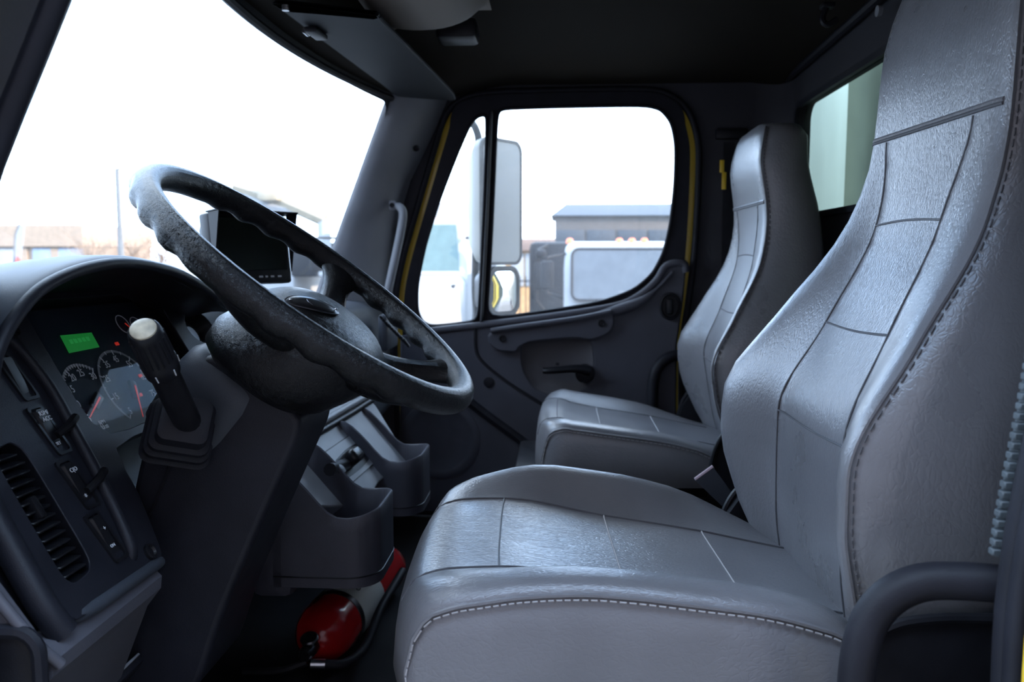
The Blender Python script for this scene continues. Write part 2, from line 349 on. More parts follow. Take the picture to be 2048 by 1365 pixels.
# grab bars beside the two doorways
def grab_bar(sx, label):
    t = thing('grab_bar', (sx*.93, -.36, 1.3), label, 'grab bar', 'grab bars beside the doorways')
    pts = [(sx*.96, -.455, 1.685), (sx*.945, -.40, 1.684), (sx*.935, -.355, 1.676), (sx*.93, -.322, 1.648), (sx*.93, -.306, 1.60), (sx*.93, -.303, 1.50), (sx*.93, -.303, 1.30), (sx*.93, -.31, 1.20), (sx*.95, -.36, 1.16), (sx*.965, -.42, 1.15)]
    MB().tube(spline(pts, 6), .0185, 14).build('bar', M_RUBBER, t)
    for p in (pts[0], pts[-1]): MB().lathe([(-.006, .03), (.012, .03), (.018, .024)], (sx*.985, p[1], p[2]), (-sx, 0, 0), 16).build('mount', M_RUBBER, t)
grab_bar(-1, 'black rubber-coated grab bar in the near doorway beside the driver seat')
grab_bar(1, 'black grab bar by the far door behind the passenger seat')
# ---- windshield
rows = []
for i in range(41):
    x = -.83+1.66*i/40
    rows.append([Vector((x, wscurve(x, z), z)) for z in [1.78+(2.487-1.78)*j/16 for j in range(17)]])
win1 = struct('window_1', MB().loft([[p for p in r[14:]] for r in rows], closed=False, caps=False) if False else MB().tube([r[-1]+Vector((0, -.004, -.004)) for r in rows], .010, 8), M_RUBBER, 'wide windshield above the dashboard', 'window')
MB().loft(rows, closed=False).build('pane', G_WIND, win1, 80)
# black border band along the glass edge, with rounded upper corners
def ws(x, z, d=.003): return Vector((x, wscurve(x, z)-d, z))
inn = []; out = []
ztop, xr, rc = 2.468, .800, .05
path = [(-xr, 1.80), (-xr, ztop-rc)]+[(-xr+rc-rc*math.cos(a), ztop-rc+rc*math.sin(a)) for a in [math.pi/2*k/6 for k in range(1, 7)]]
path += [(-xr+rc+(2*xr-2*rc)*k/24, ztop+.012*math.sin(math.pi*k/24)) for k in range(1, 24)]
path += [(xr-rc+rc*math.sin(a), ztop-rc+rc*math.cos(a)) for a in [math.pi/2*k/6 for k in range(0, 7)]]+[(xr, 1.80)]
outer = []
for x, z in path:
    outer.append((max(-.86, min(.86, x*1.06)), 2.505 if z > ztop-.02 else (z if abs(x) > .799 else z+.03)))
MB().loft([[ws(x, z, .008) for x, z in path], [ws(x, z, .004) for x, z in outer]], closed=False).build('border_band', M_BLACK, win1, 80)
# ---- A-pillar trims
def pillar(sx, name, label, bul=1.0):
    zs = [1.78, 1.86, 1.95, 2.05, 2.15, 2.25, 2.35, 2.43, 2.49, 2.53]; ring = []
    inx = .80; edge = {1.78: .548, 1.86: .546, 1.95: .546, 2.05: .538, 2.15: .524, 2.25: .492, 2.35: .44, 2.43: .40, 2.49: .375, 2.53: .36}
    for z in zs:
        ye = edge[z]+.004+(0 if sx > 0 else .045*(1-sstep(2.0, 2.35, z)))
        a = Vector((sx*inx, wscurve(inx, z)-.010, z)); b = Vector((sx*.978, ye, z))
        pr = [a+Vector((0, .02, 0)), a, lerp(a, b, .15)+Vector((-sx*.012, -.016, 0))*bul, lerp(a, b, .45)+Vector((-sx*.018, -.028, 0))*bul, lerp(a, b, .75)+Vector((-sx*.012, -.020, 0))*bul, lerp(a, b, .93)+Vector((0, -.006, 0))*bul, b+Vector((sx*.012, .004, 0)), b+Vector((sx*.03, .08, 0))]
        ring.append([v for v in pr])
    rs = []
    for r in ring: rs.append(spline(r, 3))
    o = struct(name, MB().loft(rs, closed=False), M_GREY if sx > 0 else M_RUBBER, label, 'trim', 70)
    return o
tr1 = pillar(1, 'trim_1', 'grey plastic windshield pillar trim with a grab handle by the far door')
tr2 = pillar(-1, 'trim_2', 'dark windshield pillar trim at the near doorway, upper left corner', .0)
def on_pillar(px, py, off=0):
    z = 2.2
    for _ in range(4):
        x = .90
        p = U(px, py, X=.885); z = p.z
    return p
h0 = U(786, 411, X=.872)
gh = [U(786, 411, X=.875), U(800, 415, X=.86), U(806, 430, X=.855), U(800, 470, X=.853), U(785, 540, X=.853), U(774, 590, X=.858)]
MB().tube(spline(gh, 5), [.010]*4+[.0135]*(len(spline(gh, 5))-4), 10).build('grab_handle', M_GREY, tr1)
MB().box(U(786, 411, X=.872), (.016, .024, .030), bev=.006).build('handle_mount', M_GREY, tr1)
MB().lathe([(-.004, .008), (.010, .008), (.006, .004)], U(784, 411, X=.866), (-1, -.2, 0), 12).build('screw', M_BLACK, tr1)
MB().lathe([(-.004, .010), (.004, .010), (.001, .006)], U(832, 297, X=.886), (-1, -.5, 0), 14).build('screw', M_BLACK, tr1)
# kick panel below the passenger pillar and firewall
struct('wall_front', MB().box((0, .985, 1.46), (2.0, .03, .78)), M_FLOOR, 'dark firewall under the dashboard', 'wall')
# sun visor
vc = [(-.085, .535), (-.06, .375), (-.03, .362), (.60, .318), (.745, .318), (.785, .335), (.77, .47), (.74, .492), (.6, .50), (-.07, .548)]
sv = thing('sun_visor', (.35, .54, 2.5), 'folded black passenger sun visor above the windshield', 'sun visor')
vl = spline([Vector((x, y, 2.470+.012*(y-.3)/.2)) for x, y in vc], 3, True)
o = MB().prism(vl, (0, 0, .009)).build('visor_panel', M_VISOR, sv, 30)
bv = o.modifiers.new('b', 'BEVEL'); bv.width = .003; bv.segments = 3; bv.limit_method = 'ANGLE'
MB().tube([p+Vector((0, 0, .004)) for p in vl], .0045, 6, closed=True).build('edge_piping', M_VISOR, sv)
p = U(622, 60, Z=2.478)
MB().box(p+Vector((.02, -.005, -.002)), (.075, .028, .012), rot=Matrix.Rotation(-.05, 4, 'Z'), bev=.004).build('visor_clip', M_BLACK, sv)
MB().tube([p+Vector((-.01, .012, -.004)), p+Vector((.012, .010, -.006))], .005, 8).build('pivot_pin', M_STEEL, sv)
MB().lathe([(-.006, .007), (.004, .007)], U(571, 15, Z=2.476), (0, 0, 1), 10).build('end_pin', M_STEEL, sv)
# overhead storage bin behind the visor
ob = thing('overhead_bin', (0, .3, 2.55), 'tan plastic overhead bin between the sun visor and the roof lining', 'storage bin')
rows = []
for i in range(25):
    x = -.50+.83*i/24; e = sstep(.33, .16, x)*sstep(-.5, -.42, x)
    yb_, zb_ = .17+.10*(1-e), 2.60
    pr = []
    for y, zl in ((.44, 2.60), (.40, 2.525), (.34, 2.512), (.27, 2.515), (.215, 2.535), (.185, 2.565), (.17, 2.61)):
        cz = ceilz(x, y)-.004; pr.append(Vector((x, y, lerp(cz, min(cz, zl), e))))
    rows.append(spline(pr, 3))
MB().loft(rows, closed=False).build('bin_shell', M_BIN, ob, 60)
MB().box((.345, .255, 2.555), (.09, .10, .05), bev=.012).build('bin_pocket', M_BLACK, ob)
# seat belt slot with yellow tag on the pillar
sb = thing('seat_belt_guide', U(1447, 345, X=.96), 'black seat belt guide with a yellow tag on the far pillar', 'seat belt')
c = U(1450, 300, X=.965)
MB().box(U(1462, 268, X=.965), (.03, .10, .035), bev=.008).build('guide_cover', M_BLACK, sb)
a = U(1458, 285, X=.958); b = U(1452, 640, X=.962)
MB().prism([a+Vector((0, .018, 0)), a+Vector((0, -.018, 0)), b+Vector((0, -.018, 0)), b+Vector((0, .018, 0))], (-.002, 0, 0)).build('webbing', M_BLACK, sb)
MB().box(U(1444, 333, X=.955), (.006, .014, .04), bev=.002).build('yellow_tag', M_YEL, sb)
MB().box(U(1448, 362, X=.955), (.006, .014, .055), bev=.002).build('yellow_tag', M_YEL, sb)
# ------------------------------------------------------------------ passenger door
XD = .965
def D(px, py, x=XD): return U(px, py, X=x)
P2 = [D(*q) for q in [(972, 640), (978, 560), (985, 430), (993, 240), (998, 222), (1012, 217), (1150, 213), (1290, 211), (1322, 219), (1343, 245), (1352, 290), (1350, 370), (1341, 450), (1328, 505), (1306, 548), (1268, 581), (1200, 606), (1100, 622)]]
P1 = [D(*q) for q in [(834, 622), (845, 645), (862, 653), (900, 650), (955, 643), (960, 600), (968, 420), (975, 236), (968, 230), (955, 233), (940, 248), (915, 305), (880, 395), (850, 490), (834, 570)]]
def dense(lp, k=4):
    out = []
    for i in range(len(lp)):
        a, b = lp[i], lp[(i+1) % len(lp)]
        for j in range(k): out.append(a+(b-a)*(j/k))
    return out
def smoothloop(lp, it=3):
    lp = dense(lp, 5)
    for _ in range(it): lp = [(lp[i-1]+lp[i]*2+lp[(i+1) % len(lp)])/4 for i in range(len(lp))]
    return lp
P1 = smoothloop(P1); P2 = smoothloop(P2)
door = thing('door_1', (.97, .05, 1.13), 'closed grey passenger door with a split window at the far side', 'door', kind='structure')
def inset(p, d):
    return d
fo = []
offs = offset2(OPEN, -.030); offt = offset2(OPEN, -.010)
for a, b, c in zip(offs, offt, OPEN):
    t = sstep(2.42, 2.50, c.z); q = lerp(a, b, t); fo.append(Vector((XD, q.y, q.z)))
MB().plate(fo, [P1, P2], (.022, 0, 0)).build('window_frame', M_RUBBER, door, 30)
yo = [Vector((1.0, p.y, p.z)) for p in offset2(OPEN, -.004)]; yi = [Vector((1.0, p.y, p.z)) for p in offset2(OPEN, -.045)]
MB().ringplate(yo, yi, (.012, 0, 0)).build('door_flange', M_YEL, door)
for nm, lp in (('quarter_pane', P1), ('window_pane', P2)):
    MB().prism([p+Vector((.012, 0, 0)) for p in lp], (.004, 0, 0)).build(nm, G_DOOR, door)
    MB().tube([p+Vector((-.002, 0, 0)) for p in lp], .006, 8, closed=True).build('glass_channel', M_RUBBER, door)
# divider bar
MB().tube([D(983, 222, .955), D(976, 400, .955), D(963, 650, .955)], .0125, 8, flat=.5).build('divider_bar', M_RUBBER, door)
# trim panel (its top edge sweeps up behind the glass)
PT = [(800, 672), (850, 664), (955, 652), (1100, 634), (1225, 614), (1275, 594), (1312, 563), (1333, 532), (1366, 527), (1372, 545), (1366, 610), (1354, 690), (1353, 800), (1353, 1010), (800, 1010)]
pl = [D(a, b, .945) for a, b in PT]; pl[-1].z = 1.14; pl[-2].z = 1.14
def arcs(lp, k): return lp
BOWL = smoothloop([D(*q, .945) for q in [(1042, 690), (1065, 676), (1165, 668), (1185, 690), (1188, 750), (1165, 782), (1110, 795), (1070, 780), (1045, 740)]], 3)
pn = MB().plate(pl, [BOWL], (.03, 0, 0)).build('trim_panel', M_DOOR, door, 30)
bv = pn.modifiers.new('b', 'BEVEL'); bv.width = .006; bv.segments = 2; bv.limit_method = 'ANGLE'; bv.angle_limit = .9
n = len(BOWL); cc = sum(BOWL, Vector())/n
MB().loft([[p for p in BOWL], [lerp(cc, p, .9)+Vector((.012, 0, 0)) for p in BOWL], [lerp(cc, p, .6)+Vector((.018, 0, 0)) for p in BOWL], [lerp(cc, p, .05)+Vector((.020, 0, 0)) for p in BOWL]], caps=False).build('handle_recess', M_DOORB, door, 60)
# rounded swept sill along the window
sl = spline([D(a, b, .95) for a, b in PT[1:10]], 4)
MB().tube(sl, .013, 10).build('window_sill', M_DOOR, door, 60)
sw = spline([D(a, b, .94) for a, b in [(1180, 632), (1230, 622), (1280, 604), (1318, 574), (1345, 545)]], 5)
MB().tube(sw, [.006+.014*math.sin(math.pi*min(1, k/14)) for k in range(len(sw))], 10).build('swept_moulding', M_DOOR, door, 60)
# pull bar
pb = [D(*q, .925) for q in [(974, 664), (1100, 646), (1226, 621), (1230, 650), (1218, 668), (1185, 682), (1150, 676), (1060, 684), (1040, 694), (1032, 706), (995, 703), (978, 690)]]
pm = MB().prism(smoothloop(pb, 2), (.03, 0, 0)).build('pull_bar', M_DOOR, door, 30)
bv = pm.modifiers.new('b', 'BEVEL'); bv.width = .006; bv.segments = 3; bv.limit_method = 'ANGLE'
MB().tube(spline([D(982, 662, .922), D(1050, 652, .918), D(1150, 638, .918), D(1222, 624, .922)], 4), .009, 8).build('bar_ledge', M_DOOR, pm)
for q in ((1005, 677), (1203, 647)):
    MB().lathe([(-.002, .012), (.004, .012), (.005, .009), (.002, .007), (.002, .001)], D(*q, .925), (-1, 0, 0), 16).build('screw', M_BLACK, pm)
MB().lathe([(-.002, .018), (.003, .018), (.004, .015), (.004, .001)], D(978, 765, .945), (-1, 0, 0), 20).build('plug', M_BLACK, door)
# inside lever
lv = [D(1178, 742, .925), D(1150, 738, .915), D(1110, 741, .912), D(1086, 742, .914)]
lo = MB().tube(spline(lv, 4), [.026, .025, .022, .020, .019, .018, .017, .017, .017, .016, .016, .015, .013], 12, flat=.7).build('door_lever', M_BLACK, door)
MB().lathe([(-.03, .030), (-.004, .032), (.006, .028), (.010, .018), (.011, .001)], D(1170, 748, .930), (-1, 0, 0), 20).build('lever_hub', M_BLACK, lo)
# lock knob in its oval ring
c = D(1340, 613, .942)
lk = MB().loft([[c+Vector((dx, math.cos(a)*.036*s_, math.sin(a)*.046*s_)) for a in [2*math.pi*k/24 for k in range(24)]] for dx, s_ in ((.002, 1), (-.008, .98), (-.010, .85), (.002, .75), (.012, .7))]).build('lock_bezel', M_BLACK, door)
MB().box(c+Vector((-.006, .002, 0)), (.02, .022, .05), bev=.006).build('lock_knob', M_SWITCH, lk)
# grooves pressed in the panel, drawn as slim recessed beads
MB().tube(spline([D(*q, .944) for q in [(951, 655), (951, 690), (958, 715), (985, 742), (1030, 775), (1095, 815)]], 5), .005, 6).build('groove', M_BLACK, door)
MB().tube(spline([D(*q, .946) for q in [(905, 775), (940, 805), (1000, 850), (1075, 905)]], 5), .016, 8).build('groove', M_RUBBER, door)
sp = D(880, 880, .947)
MB().lathe([(-.01, .14), (.004, .135), (.010, .12), (.006, .105), (.004, .10), (.008, .02), (.008, .001)], sp, (-1, 0, 0), 40).build('speaker_bulge', M_DOOR, door)
# ------------------------------------------------------------------ seats
def make_seat(name, xc, dyb, dyc, flen, label, dz=0, shear=0, hk=1.0, yaw=0, bsc=1.0, zo=0):
    root = thing(name, (xc, -.1+dyc, 1.12), label, 'seat')
    # ---- cushion: sections across the seat at stations along Y
    zc = [(-.46, 1.515), (-.30, 1.545), (-.237, 1.557), (-.08, 1.578), (.085, 1.603), (.145, 1.602), (.19, 1.592), (.212, 1.565), (.222, 1.525), (.226, 1.48)]
    wtab = [(-.46, .235), (-.40, .25), (-.25, .262), (.0, .265), (.12, .262), (.17, .258), (.21, .250), (.226, .246)]
    btab = [(-.46, -.012), (-.38, .005), (-.30, .046), (-.20, .054), (-.05, .054), (.08, .040), (.15, .026), (.2, .018), (.226, .012)]
    btf = [(-.46, -.012), (-.38, -.004), (-.30, .018), (-.20, .045), (-.10, .055), (-.03, .053), (.04, .044), (.09, .034), (.15, .022), (.226, .008)]
    itab = [(-.4, .122), (-.237, .128), (-.08, .139), (.085, .150), (.22, .155)]
    ys = [-.46, -.44, -.41, -.38, -.36, -.34, -.32, -.30, -.27, -.24, -.20, -.16, -.12, -.08, -.04, 0, .04, .08, .11, .135, .155, .17, .185, .195, .205, .213, .219, .223, .226]
    def cy(y): return (y if y < 0 else y*flen)+dyc
    def cyx(x, y): return cy(y)-.038*min(1.05, abs(x)/.26)**3.5*sstep(-.05, .226, y)*(.6+.4*flen)
    def csurf(x, y):
        "cushion top height at x (from the centre line), y"
        a = abs(x); W = interp(wtab, y); wi = interp(itab, y)
        z = interp(zc, y)+zo+bsc*(interp(btf, y) if x > 0 else interp(btab, y)*lerp(.95, .62, sstep(-.1, .1, y)))*sstep(wi*.92, W*.86, a)
        e = max(0, (a-(W-.055))/.055); return z-(.030 if x > 0 else .012)*(1-math.sqrt(max(0, 1-min(1, e)**2)))
    NX = 40; rings = []
    for y in ys:
        W = interp(wtab, y); r = []
        for k in range(NX+1):
            x = -W*math.cos(math.pi*(k/NX)) if False else W*math.sin(math.pi*(k/NX-.5))*.15+W*(2*k/NX-1)*.85
            r.append(Vector((xc+x, cyx(x, y), csurf(x, y))))
        zb = 1.43
        for sx in (1, -1):
            zt = csurf(sx*W, y)
            col = [(.006, .25), (.012, .5), (.010, .75), (.0, 1)]
            seq = col if sx > 0 else col[::-1]
            for dx, t in seq: r.append(Vector((xc+sx*(W+dx), cyx(W, y)-.012*t*sstep(.1, .226, y), lerp(zt, zb, t))))
        rings.append(r)
    MB().loft(rings).build('cushion', M_LEATHER_C, root, 60)
    def pt(x, y, h=.0006): return Vector((xc+x, cyx(x, y), csurf(x, y)+h))
    yy = [-.40+.63*k/40 for k in range(41)]
    for sx in (-1, 1):
        MB().tube([pt(sx*interp(itab, y), y) for y in yy if y < .215], .0017, 6).build('seam', M_SEAM, root)
        # the double row of stitches along the top edge of the side panel
        st = []
        for k in range(-34, 20):
            y = k*.0112
            W = interp(wtab, y); zt = csurf(sx*W, y)
            st.append(Vector((xc+sx*(W+.0035), cyx(W, y), zt-.004)))
        W = interp(wtab, .2128); zt = csurf(sx*W, .2128)
        for k in range(1, 13): st.append(Vector((xc+sx*(W+.004-.004*min(1, k/3)), cyx(W, .2128)+.010*min(1, k/4)-.001*max(0, k-4), zt-.004-.0105*k)))
        MB().tube(st, .0028, 6).build('piping', M_LEATHER_C, root)
        mb = MB()
        for a, b in zip(st, st[1:]):
            d = (b-a); o = Vector((sx*.0026, 0, -.005))
            mb.tube([a+d*.15+o, a+d*.85+o], .0011, 5)
        mb.build('stitching', M_THREAD, root)
    for y in (.085, -.08, -.237):
        wi = interp(itab, y); MB().tube([pt(-wi+2*wi*k/16, y) for k in range(17)], .0013, 6).build('seam', M_SEAM if y > 0 else M_THREAD, root)
    # ---- backrest: sections across at heights Z
    yb = [(1.50, -.375), (1.60, -.362), (1.755, -.360), (1.90, -.420), (2.048, -.485), (2.165, -.505), (2.30, -.508), (2.42, -.535), (2.46, -.555)]
    wb = [(1.50, .215), (1.58, .262), (1.68, .283), (1.80, .280), (1.90, .258), (2.00, .230), (2.08, .208), (2.165, .196), (2.30, .190), (2.36, .186), (2.41, .176), (2.44, .158), (2.455, .132), (2.462, .095)]
    bb = [(1.50, .02), (1.60, .045), (1.70, .066), (1.80, .064), (1.90, .045), (2.00, .022), (2.10, .006), (2.20, .0), (2.46, -.006)]
    tb = [(1.50, .16), (1.70, .20), (1.90, .185), (2.05, .15), (2.20, .135), (2.40, .125), (2.46, .09)]
    ib = [(1.50, .136), (1.755, .133), (1.90, .109), (2.048, .097), (2.165, .122)]
    zs = [1.495, 1.51, 1.54, 1.58, 1.62, 1.66, 1.70, 1.74, 1.78, 1.82, 1.86, 1.90, 1.94, 1.98, 2.02, 2.06, 2.10, 2.14, 2.18, 2.22, 2.27, 2.32, 2.36, 2.39, 2.41, 2.425, 2.438, 2.447, 2.454, 2.459, 2.462]
    RC = .036
    def zmap(z): return (z if z < 2.184 else 2.184+(z-2.184)*hk)+dz
    def bsurf(x, z):
        a = abs(x); W = interp(wb, z); wi = interp(ib, z); b = interp(bb, z)
        y = interp(yb, z)+(b*sstep(wi*.85, W*.88, a) if x > 0 else b*.92*sstep(wi*.85, W, a))
        e = max(0, (a-(W-RC))/RC); return y-(.024 if x > 0 else .009)*(1-math.sqrt(max(0, 1-min(1, e)**2)))+dyb+shear*(z-1.75)
    rings = []
    for z in zs:
        W = interp(wb, z); r = []
        for k in range(NX+1):
            x = W*math.sin(math.pi*(k/NX-.5))*.3+W*(2*k/NX-1)*.7
            r.append(Vector((xc+x, bsurf(x, z), zmap(z))))
        yf = bsurf(W, z); yfn = bsurf(-W, z); yk = interp(yb, z)-interp(tb, z)+dyb+shear*(z-1.75)
        for dx, t in ((.007, .2), (.012, .45), (.008, .7), (-.004, .9), (-.03, 1.0)): r.append(Vector((xc+W+dx, lerp(yf, yk, t), zmap(z))))
        for dx, t in ((.007, .2), (.012, .45), (.008, .7), (-.004, .9), (-.03, 1.0))[::-1]: r.append(Vector((xc-W-dx, lerp(yfn, yk, t), zmap(z))))
        rings.append(r)
    MB().loft(rings).build('backrest', M_LEATHER, root, 60)
    def bpt(x, z, h=.0006): return Vector((xc+x, bsurf(x, z)+h, zmap(z)))
    zz = [1.53+.66*k/44 for k in range(45)]
    for sx in (-1, 1):
        MB().tube([bpt(sx*interp(ib, z), z) for z in zz if z < 2.176], .0015, 6).build('seam', M_SEAM, root)
        ed = [Vector((xc+sx*(interp(wb, z)+.001), bsurf(sx*(interp(wb, z)-.002), z)+.002, zmap(z))) for z in [1.52+.92*k/70 for k in range(71)]]
        MB().tube(ed, .0028, 6).build('piping', M_LEATHER, root)
        mb = MB()
        for a, b in zip(ed, ed[1:]):
            d = b-a; o = Vector((sx*.0015, -.007, 0)); mb.tube([a+d*.15+o, a+d*.8+o], .0010, 5)
        mb.build('stitching', M_SEAM, root)
    for z in (1.757, 1.90, 2.048):
        wi = interp(ib, z); MB().tube([bpt(-wi+2*wi*k/16, z+.004*math.cos(math.pi*(k/16-.5))*(1 if z > 2 else -1)) for k in range(17)], .0016, 6).build('seam', M_SEAM, root)
    W = interp(wb, 2.184)-.012
    MB().tube([bpt(-W+2*W*k/24, 2.184, -.0008) for k in range(25)], .0034, 8).build('headrest_seam', M_LEATHER, root)
    MB().tube([bpt(-W+2*W*k/24, 2.179, .0005) for k in range(25)], .0022, 8).build('headrest_welt', M_SEAM, root)
    # ---- base
    mb = MB(); mb.box((xc, -.10+dyc, 1.415), (.44, .50, .05), bev=.012); mb.build('seat_pan', M_BLACK, root)
    mb = MB()
    for k in range(5): mb.box((xc, -.10+dyc, 1.38-.05*k), (.40-.02*(k % 2), .42-.02*(k % 2), .04), bev=.015)
    mb.build('suspension_bellows', M_RUBBER, root)
    MB().box((xc, -.10+dyc, 1.14), (.40, .46, .04), bev=.006).build('base_frame', M_BLACK, root)
    for sx in (-1, 1):
        pl = [Vector((xc+sx*.268, y+dyb, z)) for y, z in ((-.30, 1.47), (-.315, 1.54), (-.345, 1.585), (-.40, 1.60), (-.50, 1.60), (-.54, 1.56), (-.54, 1.45), (-.36, 1.42))]
        MB().prism(pl, (sx*.022, 0, 0)).build('recliner_cover', M_BLACK, root)
        MB().tube(spline([p+Vector((sx*.024, 0, .002)) for p in pl[:5]], 5), .006, 8).build('cover_rim', M_BLACK, root)
    root.rotation_euler.z = yaw
    return root
make_seat('driver_seat', -.57, 0, 0, 1.0, 'large grey vinyl high-back driver seat nearest the camera, behind the steering wheel', yaw=.045)
make_seat('passenger_seat', .53, -.065, -.03, .42, 'far grey vinyl high-back passenger seat beside the closed door', -.045, .16, .72, 0, .5, -.022)
# ------------------------------------------------------------------ dashboard
ES = Vector((0, .51, .86)).normalized(); NN = Vector((0, -.86, .51)).normalized(); P0 = Vector((-.66, .658, 1.804)); EX = Vector((1, 0, 0))
def S(x, s, h=0): return P0+EX*(x+.66)+ES*s+NN*h
def T(px, py, h=0): return UP(px, py, P0+NN*h, NN)
dash = thing('dashboard', (0, .8, 1.5), 'dark plastic dashboard with instrument hood under the windshield', 'dashboard')
# main body: one loft across the cab
rows = []
for x, yr, zt, ftop, fbot in ((-.955, .70, 1.88, .69, .60), (-.93, .78, 1.90, .78, .62), (-.6, .80, 1.90, .80, .66), (-.30, .80, 1.90, .80, .66), (-.1, .76, 1.885, .76, .62), (.1, .64, 1.875, .655, .57), (.35, .60, 1.87, .60, .53), (.7, .585, 1.868, .575, .53), (.93, .60, 1.86, .58, .54), (.955, .66, 1.84, .62, .58)):
    yw = wscurve(min(.8, abs(x)), 1.84)+.03
    pr = [Vector((x, yw, zt-.03)), Vector((x, (yw+yr)/2+.05, zt)), Vector((x, yr+.06, zt)), Vector((x, yr+.01, zt-.015)), Vector((x, ftop, zt-.05)), Vector((x, (ftop+fbot)/2, 1.70)), Vector((x, fbot, 1.58)), Vector((x, fbot+.05, 1.50)), Vector((x, .95, 1.46)), Vector((x, .95, 1.7))]
    rows.append(spline(pr, 3, True))
MB().loft(rows).build('dash_body', M_DASHTOP, dash, 60)
# instrument bezel: a plate on the tilted face with openings for the dials and the vent
def XS(lst): return [S(x, s) for x, s in lst]
bz = XS([(-.893, .02), (-.885, .09), (-.862, .135), (-.82, .165), (-.74, .185), (-.3, .185), (-.22, .17), (-.05, .15), (-.03, .03), (-.12, -.07), (-.60, -.075), (-.655, -.10), (-.665, -.15), (-.685, -.215), (-.70, -.242), (-.73, -.25), (-.87, -.243), (-.90, -.235), (-.908, -.20)])
CLU = XS([(-.665, .145), (-.672, .0), (-.668, -.035), (-.645, -.058), (-.60, -.062), (-.34, -.058), (-.31, -.045), (-.295, -.02), (-.292, .13), (-.31, .155), (-.64, .158)])
VEN = smoothloop(XS([(-.868, -.045), (-.858, -.028), (-.83, -.024), (-.816, -.038), (-.822, -.188), (-.834, -.203), (-.868, -.205), (-.878, -.19)]), 2)
POD = [S(-.195+.052*math.cos(a), .072+.036*math.sin(a)) for a in [2*math.pi*k/24 for k in range(24)]]
bzl = spline(bz, 3, True)
bo = MB().plate(bzl, [CLU, VEN, POD], NN*-.03).build('bezel', M_DASH, dash, 30)
bv = bo.modifiers.new('b', 'BEVEL'); bv.width = .006; bv.segments = 3; bv.limit_method = 'ANGLE'; bv.angle_limit = 1.0
# outer left roll and end cap of the dash
MB().tube(spline([S(-.885, .09, -.012), S(-.893, .02, -.012), S(-.90, -.06, -.012), S(-.908, -.15, -.012), S(-.912, -.21, -.012), S(-.905, -.245, -.014)], 5), .016, 10).build('bezel_roll', M_DASH, dash, 60)
MB().plate([S(-.955, .10, -.035), S(-.90, .12, -.035), S(-.895, -.25, -.035), S(-.95, -.262, -.04), S(-.958, -.14, -.035)], [], NN*-.02).build('end_cap', M_DASH, dash)
# ridge bead left of the dials, with two little hooks across it
MB().tube(spline([S(-.735, .125, -.006), S(-.722, .09, .001), S(-.714, .03, .003), S(-.719, -.03, .003), S(-.727, -.10, .003), S(-.737, -.16, .003), S(-.747, -.205, .001), S(-.751, -.222, -.008)], 5), .0085, 10).build('ridge', M_DASH, dash, 60)
for x, s in ((-.733, -.028), (-.742, -.108)):
    MB().tube([S(x-.022, s-.008, .004), S(x, s-.002, .012), S(x+.016, s+.005, .014), S(x+.022, s+.007, .011)], [.005, .006, .0055, .003], 8).build('switch_guard', M_SWITCH, dash)
MB().tube([S(-.688, -.246, -.010), S(-.70, -.245, -.006), S(-.72, -.244, -.005), S(-.86, -.240, -.005), S(-.885, -.237, -.008), S(-.90, -.236, -.014)], [.004, .008, .009, .009, .008, .005], 10).build('lower_roll', M_DASHTOP, dash, 60)
MB().lathe([(-.002, .011), (.003, .011), (.004, .008), (.001, .006), (.001, .0005)], S(-.717, -.226, .001), NN, 16).build('screw', M_SWITCH, dash)
for px, py in ((338, 612), (27, 661)):
    MB().lathe([(-.002, .009), (.002, .009), (.0, .006), (.0, .0005)], T(px, py, .001), NN, 14).build('screw', M_SWITCH, dash)
# rocker switches
def switch(c, hw, hh, marks=(), name='rocker_switch', tilt=-.025):
    ey = (ES+EX*tilt*8*.5).normalized(); ex = EX
    o = MB().ringplate(rrect(S(*c, .003), ex, ey, hw+.004, hh+.004, .005), rrect(S(*c, .003), ex, ey, hw, hh, .004), NN*-.004).build('switch_frame', M_SWITCH, dash)
    mb = MB(); a = rrect(S(*c, -.001), ex, ey, hw-.0006, hh-.0006, .003); b = rrect(S(*c, .003), ex, ey, hw-.003, hh-.003, .003)
    b2 = [p+NN*(.004*((p-S(*c)).dot(ey)/hh)) for p in b]
    mb.loft([a, b2]); r = mb.build('rocker', M_SWITCH, o)
    for txt, s, sz in marks:
        text_mesh(txt, sz, S(c[0], c[1]+s, .0045+.004*s/hh), EX, ES, M_WHITE, o, 'lettering')
    return o
switch((-.757, .052), .011, .030)
switch((-.758, -.026), .011, .032, (('RSM/\nACC', .018, .0085), ('SET', -.020, .006)))
switch((-.768, -.103), .011, .032, (('C(O', .018, .008), ('*', -.020, .012)))
switch((-.777, -.178), .011, .032, (('+', .010, .009), ('ON', -.014, .006)))
# vent with louvres
vo = MB().plate(offset2(VEN, .003, 0, 2), [], NN*-.002)
vt = MB().loft([[p+NN*-.002 for p in VEN], [p+NN*-.055 for p in VEN]], caps=False).build('vent_well', M_BLACK, dash)
MB().prism([p+NN*-.055 for p in VEN], NN*-.004).build('vent_back', M_BLACK, vt)
for k in range(15):
    s = -.036-.0118*k; xm = lerp(-.842, -.850, k/14)
    hw = .021 if 0 < k < 14 else .016
    MB().box(S(xm, s, -.012), (hw*2, .003, .020), rot=Matrix((EX, ES, NN)).transposed() @ Matrix.Rotation(.5, 3, 'X'), bev=.001, seg=1).build('louvre', M_SWITCH, vt)
for k in range(6):
    MB().box(S(-.86+.0045*k if k < 3 else -.842+.0045*(k-3), -.12, -.03), (.0018, .165, .012), rot=Matrix((EX, ES, NN)).transposed(), bev=.0005, seg=1).build('vane', M_SWITCH, vt)
